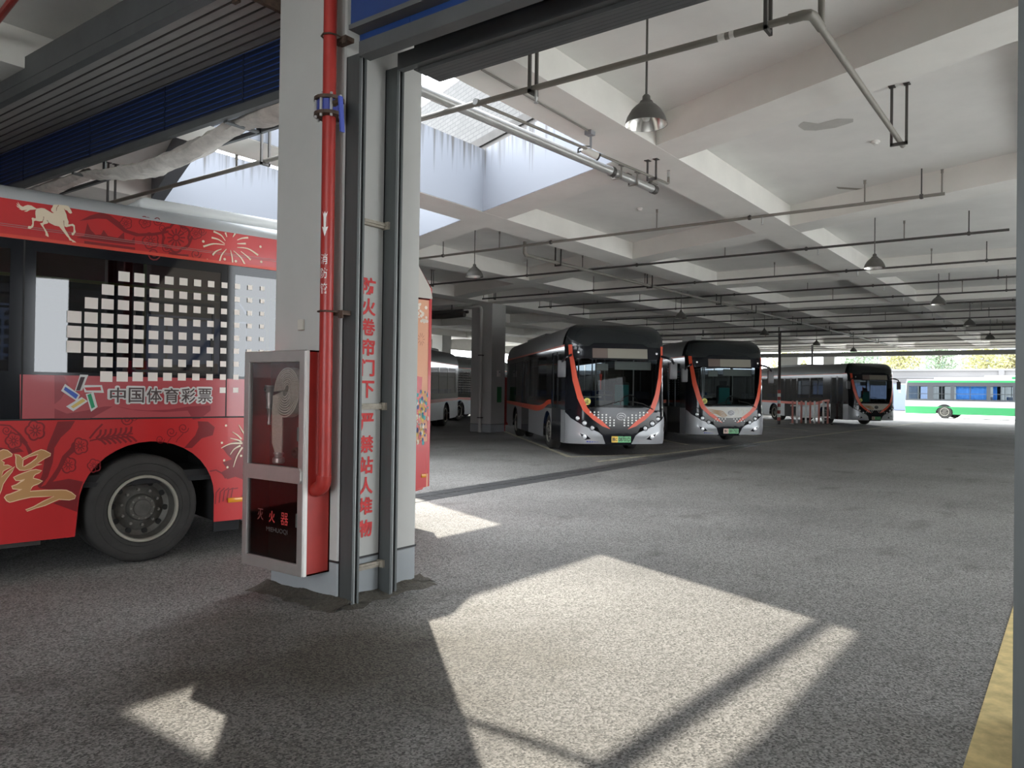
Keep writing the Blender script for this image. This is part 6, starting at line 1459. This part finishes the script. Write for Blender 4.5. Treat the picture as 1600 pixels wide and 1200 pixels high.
    for a, c in ((.2, BL-9.5), (BL-7.75, BL-3.25), (BL-2.0, BL-.55)): box(b, a, c, -1.21, 1.21, .33, .40)
    for fx in (BL-2.62, BL-8.37): box(b, fx-.62, fx+.62, -.9, .9, .36, .44); box(b, fx-.6, fx+.6, .62, .66, .4, 1.1); box(b, fx-.6, fx+.6, -.66, -.62, .4, 1.1); box(b, fx-.6, fx+.6, -1.2, 1.2, 1.06, 1.10)
    obj('underside', b, bus_dark, t)
    b = BM(); box(b, .1, BL-.5, -1.22, 1.22, .52, .58); box(b, .3, .34, -1.2, 1.2, .58, 2.7); box(b, .1, BL-.5, -1.2, 1.2, 2.78, 2.8); obj('cabin_lining', b, mat('cabin_grey', (.06, .06, .063), .8), t)
    b = BM()
    pd_ = [(-1.15, .58), (-1.15, 1.12), (-.6, 1.22), (.2, 1.26), (1.12, 1.22), (1.12, .58)]
    A = [b.verts.new((front(y, 1.2)-.16, y, z)) for y, z in pd_]; B = [b.verts.new((BL-1.05, y, z-.02)) for y, z in pd_]
    b.faces.new(A); b.faces.new(B)
    for i in range(6): b.faces.new((A[i], A[(i+1) % 6], B[(i+1) % 6], B[i]))
    obj('dashboard', b, mat('dash_black', (.03, .03, .032), .6), t)
    b = BM()
    rng = [(BL-.98+.02*math.sin(a), .55+.23*math.cos(a), 1.30+.20*math.sin(a)) for a in [2*PI*i/18 for i in range(19)]]
    tube(b, rng, .014, 6); cyl(b, (BL-.85, .55, 1.05), (BL-.98, .55, 1.3), .03, 8); obj('steering_wheel', b, blk_m, t, True)
    b = BM(); rbox(b, BL-1.75, BL-1.25, .3, .8, .98, 1.10, .04, 2); rbox(b, BL-1.80, BL-1.66, .32, .78, 1.08, 1.85, .05, 2); rbox(b, BL-1.76, BL-1.7, .42, .68, 1.82, 2.0, .03, 2); ss = obj('driver_seat', b, mat('seat_dark', (.05, .05, .055), .8), t, True)
    b = BM(); rbox(b, BL-1.655, BL-1.63, .36, .74, 1.30, 1.78, .01, 2); poly2(b, [[(.36, 1.35), (.74, 1.35), (.80, 1.20), (.30, 1.20)]], lambda a, c: (BL-1.63, a, c)); obj('seat_cover', b, mat('teal_cover', (.04, .26, .25), .7), ss, label='teal seat cover')
    b = BM(); rbox(b, BL-.70, BL-.67, -.42, -.10, 2.12, 2.30, .02, 2); obj('cabin_mirror', b, mat('visor_grey', (.42, .42, .40), .5), t)
    b = BM(); box(b, BL-.62, BL-.60, .05, 1.0, 2.15, 2.36); obj('sun_visor', b, mat('visor_grey', (.42, .42, .40), .5), t)
    if variant == 0 or variant == 2:
        b = BM(); cyl(b, (BL-.62, -.31, 2.15), (BL-.62, -.31, 2.03), .004, 5); cyl(b, (BL-.62, -.31, 2.03), (BL-.62, -.31, 1.88), .035, 8, .025); cyl(b, (BL-.62, -.31, 1.88), (BL-.62, -.31, 1.64), .016, 6); obj('red_tassel', b, mat('tassel_red', (.62, .05, .03), .7), t)
    b = BM()
    for x_, y_ in ((BL-1.9, -.1), (BL-1.9, .95), (BL-2.0, -.55), (BL-3.2, -.5), (BL-3.2, .5), (BL-4.6, -.5), (BL-4.6, .5), (BL-6.4, .5), (BL-6.4, -.5)): cyl(b, (x_, y_, .58), (x_, y_, 2.78), .019, 8)
    for y_ in (-.5, .5): cyl(b, (1.0, y_, 2.45), (BL-2, y_, 2.45), .016, 8)
    cyl(b, (BL-.75, -1.1, 1.45), (BL-.75, -.25, 1.45), .018, 8); cyl(b, (BL-1.9, -.1, 1.5), (BL-1.9, .95, 1.5), .018, 8)
    obj('grab_rails', b, mat('rail_grey', (.42, .43, .43), .4, .3), t, True)
    b = BM(); box(b, BL-1.93, BL-1.90, -.1, .95, .58, 1.35); obj('partition', b, mat('partition_grey', (.16, .16, .17), .5), t)
    sb = mat('seat_blue', (.03, .09, .30), .5)
    for x_ in (1.2, 2.1, 4.2, 5.2, 6.2):
        for y_ in ((-.8, .8) if x_ < 3 or x_ > 5 else (.8,)):
            b = BM(); rbox(b, x_-.2, x_+.22, y_-.36, y_+.36, .95, 1.05, .03, 1); rbox(b, x_-.24, x_-.16, y_-.36, y_+.36, 1.0, 1.62, .03, 1); box(b, x_-.05, x_+.05, y_-.2, y_+.2, .58, .95); obj('seat', b, sb, t)
    return t
def nose_at(nx, ny, rot):
    """bus origin (rear centre on the ground) for a nose at (nx, ny)"""
    return (nx-BL*math.cos(R(rot)), ny-BL*math.sin(R(rot)), 0)
city_bus('dark city bus with a dotted bonnet and orange sweeps, nearest of the parked row', nose_at(16.70, 9.04, 225), 225, '豫C08701D', 0)
city_bus('dark city bus with a pale printed bonnet, second of the parked row', nose_at(23.16, 8.69, 225), 225, '豫C08175D', 1)
city_bus('dark city bus parked far off beside the bright exit, in front of the daylight', nose_at(43.2, 8.45, 225), 225, '豫C08319D', 2)
# two buses parked deeper in the hall, seen left of the second column
hall = city_bus('silver city bus deep in the hall, its rear corner just left of the second column', (26.87, 24.5, 0), 207, '豫C08520D', 1)
dots = city_bus('dark city bus with rows of white dots on its windows, behind the second column', (28.27, 26.63, 0), 15, '豫C08663D', 1)
b = BM()
for i in range(34):
    for j in range(9):
        x, z = 1.0+i*.20, 1.50+j*.125
        poly2(b, [[(x, z), (x+.055, z), (x+.055, z+.055), (x, z+.055)]], lambda a, c: (a, -BW-.006, c))
obj('white_dots', b, mat('dot_white', (.75, .75, .72), .4), dots)
# ---------------------------------------------------------------- small things in the hall
b = BM(); box(b, 23.058, 23.33, 17.688, 17.702, 1.13, 1.72); o = obj('green_notice', b, mat('notice_green', (.03, .17, .055), .6)); tag(o, 'plain green notice on the right face of the second column', 'sign')
t = thing('wall_box', 'small white box on the second column above the green notice', 'box', (23.02, 17.70, 2.10))
b = BM(); rbox(b, 0, .13, -.09, 0, 0, .24, .01, 1); obj('box_body', b, white_m, t)
b = BM(); box(b, .02, .11, -.093, -.089, .15, .2); obj('box_label', b, mat('grey_plastic', (.3, .3, .3), .5), t)
t = thing('hydrant_box', 'tall red fire box standing behind the second column', 'cabinet', (23.62, 17.95, 0))
b = BM(); rbox(b, 0, .36, -.1, .6, .25, 2.1, .015, 1); box(b, .04, .32, 0, .5, 0, .25); obj('box_body', b, red_m, t)
b = BM(); box(b, .03, .33, -.106, -.1, .32, 2.03); obj('box_door', b, mat('fire_red_dark', (.34, .03, .025), .45), t)
t = thing('striped_post', 'thin dark post with a red and white striped foot, right of the second parked bus', 'post', (41.15, 12.75, 0))
b = BM(); cyl(b, (0, 0, 0), (0, 0, 4.85), .075, 12); obj('post', b, mat('post_dark', (.05, .035, .035), .6), t)
b = BM()
for i in range(5): cyl(b, (0, 0, .2+.36*i), (0, 0, .38+.36*i), .082, 12)
obj('red_band', b, red_m, t)
b = BM()
for i in range(4): cyl(b, (0, 0, .38+.36*i), (0, 0, .56+.36*i), .082, 12)
obj('white_band', b, white_m, t)
t = thing('steel_post', 'thin grey steel post standing behind the far parked bus', 'post', (52.0, 14.0, 0)); b = BM(); cyl(b, (0, 0, 0), (0, 0, 4.85), .07, 10); obj('post', b, pipe_d, t); b = BM(); box(b, -.18, .18, -.18, .18, 0, .02); obj('base_plate', b, pipe_d, t)
t = thing('picket_barrier', 'low red and white picket barrier between the second and the far parked bus', 'barrier', (42.2, 12.4, 0), R(-52))
for i in range(9):
    b = BM(); rbox(b, i*.24, i*.24+.10, -.02, .02, .05, 1.25+(.0 if i % 2 else .0), .01, 1); obj('picket', b, white_m if i % 2 else mat('picket_pink', (.55, .20, .17), .6), t)
b = BM(); box(b, -.05, 2.1, .02, .05, .35, .43); box(b, -.05, 2.1, .02, .05, .95, 1.03); obj('rail', b, white_m, t)
for k in (0, 2.0):
    b = BM(); box(b, k, k+.1, -.3, .3, 0, .05); obj('foot', b, pipe_d, t)
b = BM(); cyl(b, (2.80, 7.3, 5.06), (2.99, 8.72, 5.06), .035, 10); tag(obj('fire_pipe', b, red_m), 'short red fire pipe under the ceiling at the upper left corner', 'pipe')
# ---------------------------------------------------------------- outside, beyond the bright exit
def green_bus():
    t = thing('city_bus', 'white and green city bus standing outside in the sunlight', 'bus', (65.6, 10.3, 0), R(80))
    L_ = 10.5
    ox = -L_                                   # nose at x = 0 of the thing, tail at -L
    wht = mat('green_bus_white', (.34, .345, .345), .35)
    grn = mat('green_bus_green', (.025, .20, .07), .35)
    bl = mat('green_bus_black', (.05, .055, .06), .25)
    for s in (1, -1):
        f = lambda o: (lambda x, z: (x, s*(1.25+o), z))
        ar1, ar2 = -2.7, -8.6
        b = BM(); poly2(b, [[(-L_, .85), (0, .85), (-.03, .33)] + arch(ar1, .58, .30, .5, 1.02)[0:0] + [(-.05, .30)] + arch(ar1, .56, .30, .5, .849) + arch(ar2, .56, .30, .5, .849) + [(-L_, .36)]], f(0)); obj('skirt_panel', b, grn, t)
        b = BM(); poly2(b, [[(-L_, .85)] + [(ar2-.44, .85)] + [(ar2+.56*math.cos(PI*(1-i/10)), .5+.54*math.sin(PI*(1-i/10))) for i in range(3, 8)] + [(ar2+.44, .85), (ar1-.44, .85)] + [(ar1+.56*math.cos(PI*(1-i/10)), .5+.54*math.sin(PI*(1-i/10))) for i in range(3, 8)] + [(ar1+.44, .85), (0, .85), (-.03, 1.30), (-L_, 1.30)]], f(.001)); obj('side_panel', b, wht, t)
        wins = [(-1.55, -.25), (-3.1, -1.95), (-5.4, -3.35), (-7.0, -5.65), (-8.6, -7.2), (-10.2, -8.9)]
        b = BM(); poly2(b, [[(-L_, 1.28), (-.03, 1.28), (-.12, 2.62), (-L_, 2.62)]] + [[(a, 1.40), (a, 2.35), (c, 2.35), (c, 1.40)] for a, c in wins], f(.002)); obj('window_band', b, bl, t)
        gm = glass('pale_window_glass', (.70, .76, .78), .02)
        for a, c in wins:
            b = BM(); poly2(b, [[(a-.01, 1.39), (c+.01, 1.39), (c+.01, 2.36), (a-.01, 2.36)]], f(-.006)); w = obj('window_pane', b, gm, t)
            b = BM(); box(b, a, c, s*1.245-.01, s*1.245+.01, 1.78, 1.82); box(b, (a+c)/2-.02, (a+c)/2+.02, s*1.245-.01, s*1.245+.01, 1.4, 2.35); obj('window_bar', b, bl, w)
        b = BM(); poly2(b, [[(-L_, 2.62), (-.12, 2.62), (-.2, 2.76), (-L_, 2.76)]], f(.003)); obj('green_band', b, grn, t)
        wheel(t, ar1, s*1.20, s, .48, .03); wheel(t, ar2, s*1.20, s, .48, .12)
    b = BM(); box(b, -L_, -.2, -1.25, 1.25, 2.76, 2.86); rbox(b, -5.0, -1.9, -1.0, 1.0, 2.84, 3.0, .05, 2); rbox(b, -L_+.2, -5.2, -1.1, 1.1, 2.84, 3.12, .05, 2); obj('roof', b, wht, t)
    b = BM(); rbox(b, -L_+.1, -6.9, -1.15, 1.15, 2.80, 3.03, .04, 2); obj('roof_unit', b, grn, t)
    b = BM(); box(b, -.06, 0, -1.24, 1.24, .33, 1.32); box(b, -.24, -.10, -1.24, 1.24, 2.6, 2.86); box(b, -.15, -.05, 1.16, 1.25, 1.3, 2.7); box(b, -.15, -.05, -1.25, -1.16, 1.3, 2.7); obj('front_panel', b, wht, t)
    b = BM(); box(b, -.10, -.09, -1.16, 1.16, 1.3, 2.62); obj('windshield', b, clear, t)
    b = BM(); box(b, -L_, -L_+.05, -1.25, 1.25, .36, 2.8); obj('rear_panel', b, wht, t)
    b = BM(); tube(b, [(-.05, 1.2, 2.5), (.30, 1.45, 2.5), (.34, 1.5, 2.35)], .025, 6); rbox(b, .26, .36, 1.38, 1.60, 1.85, 2.35, .03, 1); obj('mirror', b, wht, t)
    cu = mat('blue_curtain', (.03, .15, .45), .7)
    for a, c in ((-5.35, -3.4), (-8.1, -7.25), (-6.0, -5.75)):
        b = BM()
        n_ = 12
        A = [(a+(c-a)*i/n_, 1.05+.03*(i % 2)) for i in range(n_+1)]
        lo = [b.verts.new((x, y, 1.30)) for x, y in A]; hi = [b.verts.new((x, y, 2.4)) for x, y in A]
        for i in range(n_): b.faces.new((lo[i], lo[i+1], hi[i+1], hi[i]))
        obj('curtain', b, cu, t)
    b = BM(); box(b, -L_+.1, -.2, -1.2, 1.2, .5, .56); box(b, -L_+.1, -.2, -1.1, 1.1, .36, .5); obj('cabin_floor', b, bus_dark, t)
    for x in (-4, -5.2, -6.4, -7.6, -9.2):
        b = BM(); rbox(b, x-.2, x+.2, -.9, .9, .95, 1.05, .03, 1); rbox(b, x-.22, x-.14, -.9, .9, 1, 1.62, .03, 1); obj('seat', b, mat('seat_blue', (.03, .09, .3), .5), t)
    b = BM()
    f = lambda a, c: (-a, 1.2545, c)
    put_text(b, '绿色出行', f, 3.9, 1.14, 1.7, .12, 0); put_text(b, '低碳生活', f, 4.8, .95, 1.7, .12, 0); disc(b, -2.0, 1.1, .09, lambda a, c: (a, 1.2545, c))
    b.free()
    b = BM()
    for k in range(4):
        for (x0, z0) in ((4.0, 1.13), (4.8, .93)):
            for j in range(3): poly2(b, [[(-(x0+k*.42)-.02, z0+.045*j), (-(x0+k*.42)-.24+.03*(j % 2), z0+.045*j), (-(x0+k*.42)-.24, z0+.045*j+.022), (-(x0+k*.42)-.02, z0+.045*j+.022)]], lambda a, c: (a, 1.2545, c))
    obj('side_marks', b, mat('print_rose', (.55, .25, .24), .5), t)
    b = BM(); disc(b, -1.9, 1.10, .08, lambda a, c: (a, 1.2545, c)); obj('round_mark', b, mat('print_rose', (.55, .25, .24), .5), t)
    b = BM(); disc(b, -.9, 1.10, .16, lambda a, c: (a, 1.2545, c), 16, .06); obj('side_badge', b, mat('grey_plastic', (.3, .3, .3), .5), t)
green_bus()
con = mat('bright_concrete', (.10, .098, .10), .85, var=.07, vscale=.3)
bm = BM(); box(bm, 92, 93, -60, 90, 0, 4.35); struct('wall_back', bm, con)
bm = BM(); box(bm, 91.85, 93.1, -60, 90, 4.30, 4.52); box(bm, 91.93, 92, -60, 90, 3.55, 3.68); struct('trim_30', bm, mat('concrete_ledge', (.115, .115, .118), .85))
for k, y in enumerate((-30, -18, -6, 6, 18, 30, 42)):
    bm = BM(); box(bm, 91.8, 92, y, y+.5, 0, 4.3); struct('trim_%d' % (31+k), bm, con)
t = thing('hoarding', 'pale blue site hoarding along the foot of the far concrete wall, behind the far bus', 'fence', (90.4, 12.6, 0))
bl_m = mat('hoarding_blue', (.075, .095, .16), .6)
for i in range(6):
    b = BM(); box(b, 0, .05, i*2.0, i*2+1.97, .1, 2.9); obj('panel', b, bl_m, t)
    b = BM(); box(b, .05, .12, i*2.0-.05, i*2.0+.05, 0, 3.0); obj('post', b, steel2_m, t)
# trees and buildings above the far wall
def tree(x, y, h, r, leaf, label, sd):
    random.seed(sd)
    t = thing('tree', label, 'tree', (x, y, 0), 0, 'trees beyond the far wall')
    b = BM(); tube(b, [(0, 0, 0), (.1, .05, h*.35), (-.05, .1, h*.7), (0, 0, h*.92)], [.22, .17, .11, .04], 8)
    for k in range(7):
        a = k*2.4; z0 = h*(.4+.06*k)
        tube(b, [(0, 0, z0), (math.cos(a)*r*.45, math.sin(a)*r*.45, z0+h*.10), (math.cos(a)*r*.8, math.sin(a)*r*.8, z0+h*.16)], [.08, .05, .02], 5)
    obj('trunk', b, mat('bark', (.22, .19, .16), .9), t, True)
    b = BM()
    for k in range(1500):
        u = Vector((random.gauss(0, 1), random.gauss(0, 1), random.gauss(0, 1))).normalized()*(random.random()**.4)
        clump = 1+.25*noise.noise(u*2.3+Vector((sd, 0, 0)))
        p = Vector((u.x*r*clump, u.y*r*clump, h*.68+u.z*h*.36*clump))
        s = .13+.13*random.random()
        d1 = Vector((random.gauss(0, 1), random.gauss(0, 1), random.gauss(0, 1))).normalized(); d2 = d1.orthogonal().normalized()
        b.faces.new([b.verts.new(p+d1*s), b.verts.new(p+d2*s*.5), b.verts.new(p-d1*s), b.verts.new(p-d2*s*.5)])
    obj('foliage', b, leaf, t)
lf1 = mat('leaf_yellow_green', (.24, .235, .085), .7); lf2 = mat('leaf_green', (.13, .185, .11), .7); lf3 = mat('leaf_olive', (.22, .20, .085), .7)
TR = [(98, 16.5, 8.5, 2.2, lf1, 'yellow green tree above the far wall, just right of the far bus roof'), (106, 13.6, 9, 2.4, lf2, 'mid green tree above the far wall, over the front wheel of the green bus'), (99, 8.3, 8, 2.3, lf1, 'yellow green tree above the far wall, over the middle of the green bus'), (104.5, 6.3, 6.8, 1.3, lf3, 'small olive tree above the far wall, at the right end of the opening'),
      (103, 22, 9, 2.6, lf2, 'green tree seen above the roof line of the far bus'), (100, 30, 9, 2.6, lf1, 'tall yellow green tree seen left of the dark far columns')]
for i, a in enumerate(TR): tree(*a, sd=11+i)
def tower(x, y, w, d, h, col, label):
    t = thing('apartment_tower', label, 'building', (x, y, 0), 0, 'towers in the haze')
    b = BM(); box(b, 0, d, -w/2, w/2, 0, h); obj('wall', b, mat('tower_'+label[:9], col, .8), t)
    b = BM()
    n_ = int(w/2.4)
    for k in range(int(h/3)):
        for j in range(n_):
            y0 = -w/2+.6+j*2.4
            box(b, -.03, .02, y0, y0+1.3, k*3+1, k*3+2.5)
    obj('windows', b, mat('tower_glass', (.11, .13, .16), .3), t)['kind'] = 'stuff'
tower(200, 38, 16, 14, 40, (.24, .22, .215), 'pinkish apartment tower in the haze, left of the tree tops over the far bus')
tower(215, 16, 14, 14, 48, (.20, .215, .25), 'bluish apartment tower in the haze, above the middle of the green bus')
tower(172, 24.5, 8, 12, 34, (.25, .245, .24), 'pale apartment tower in the haze, above the gap beside the far bus')
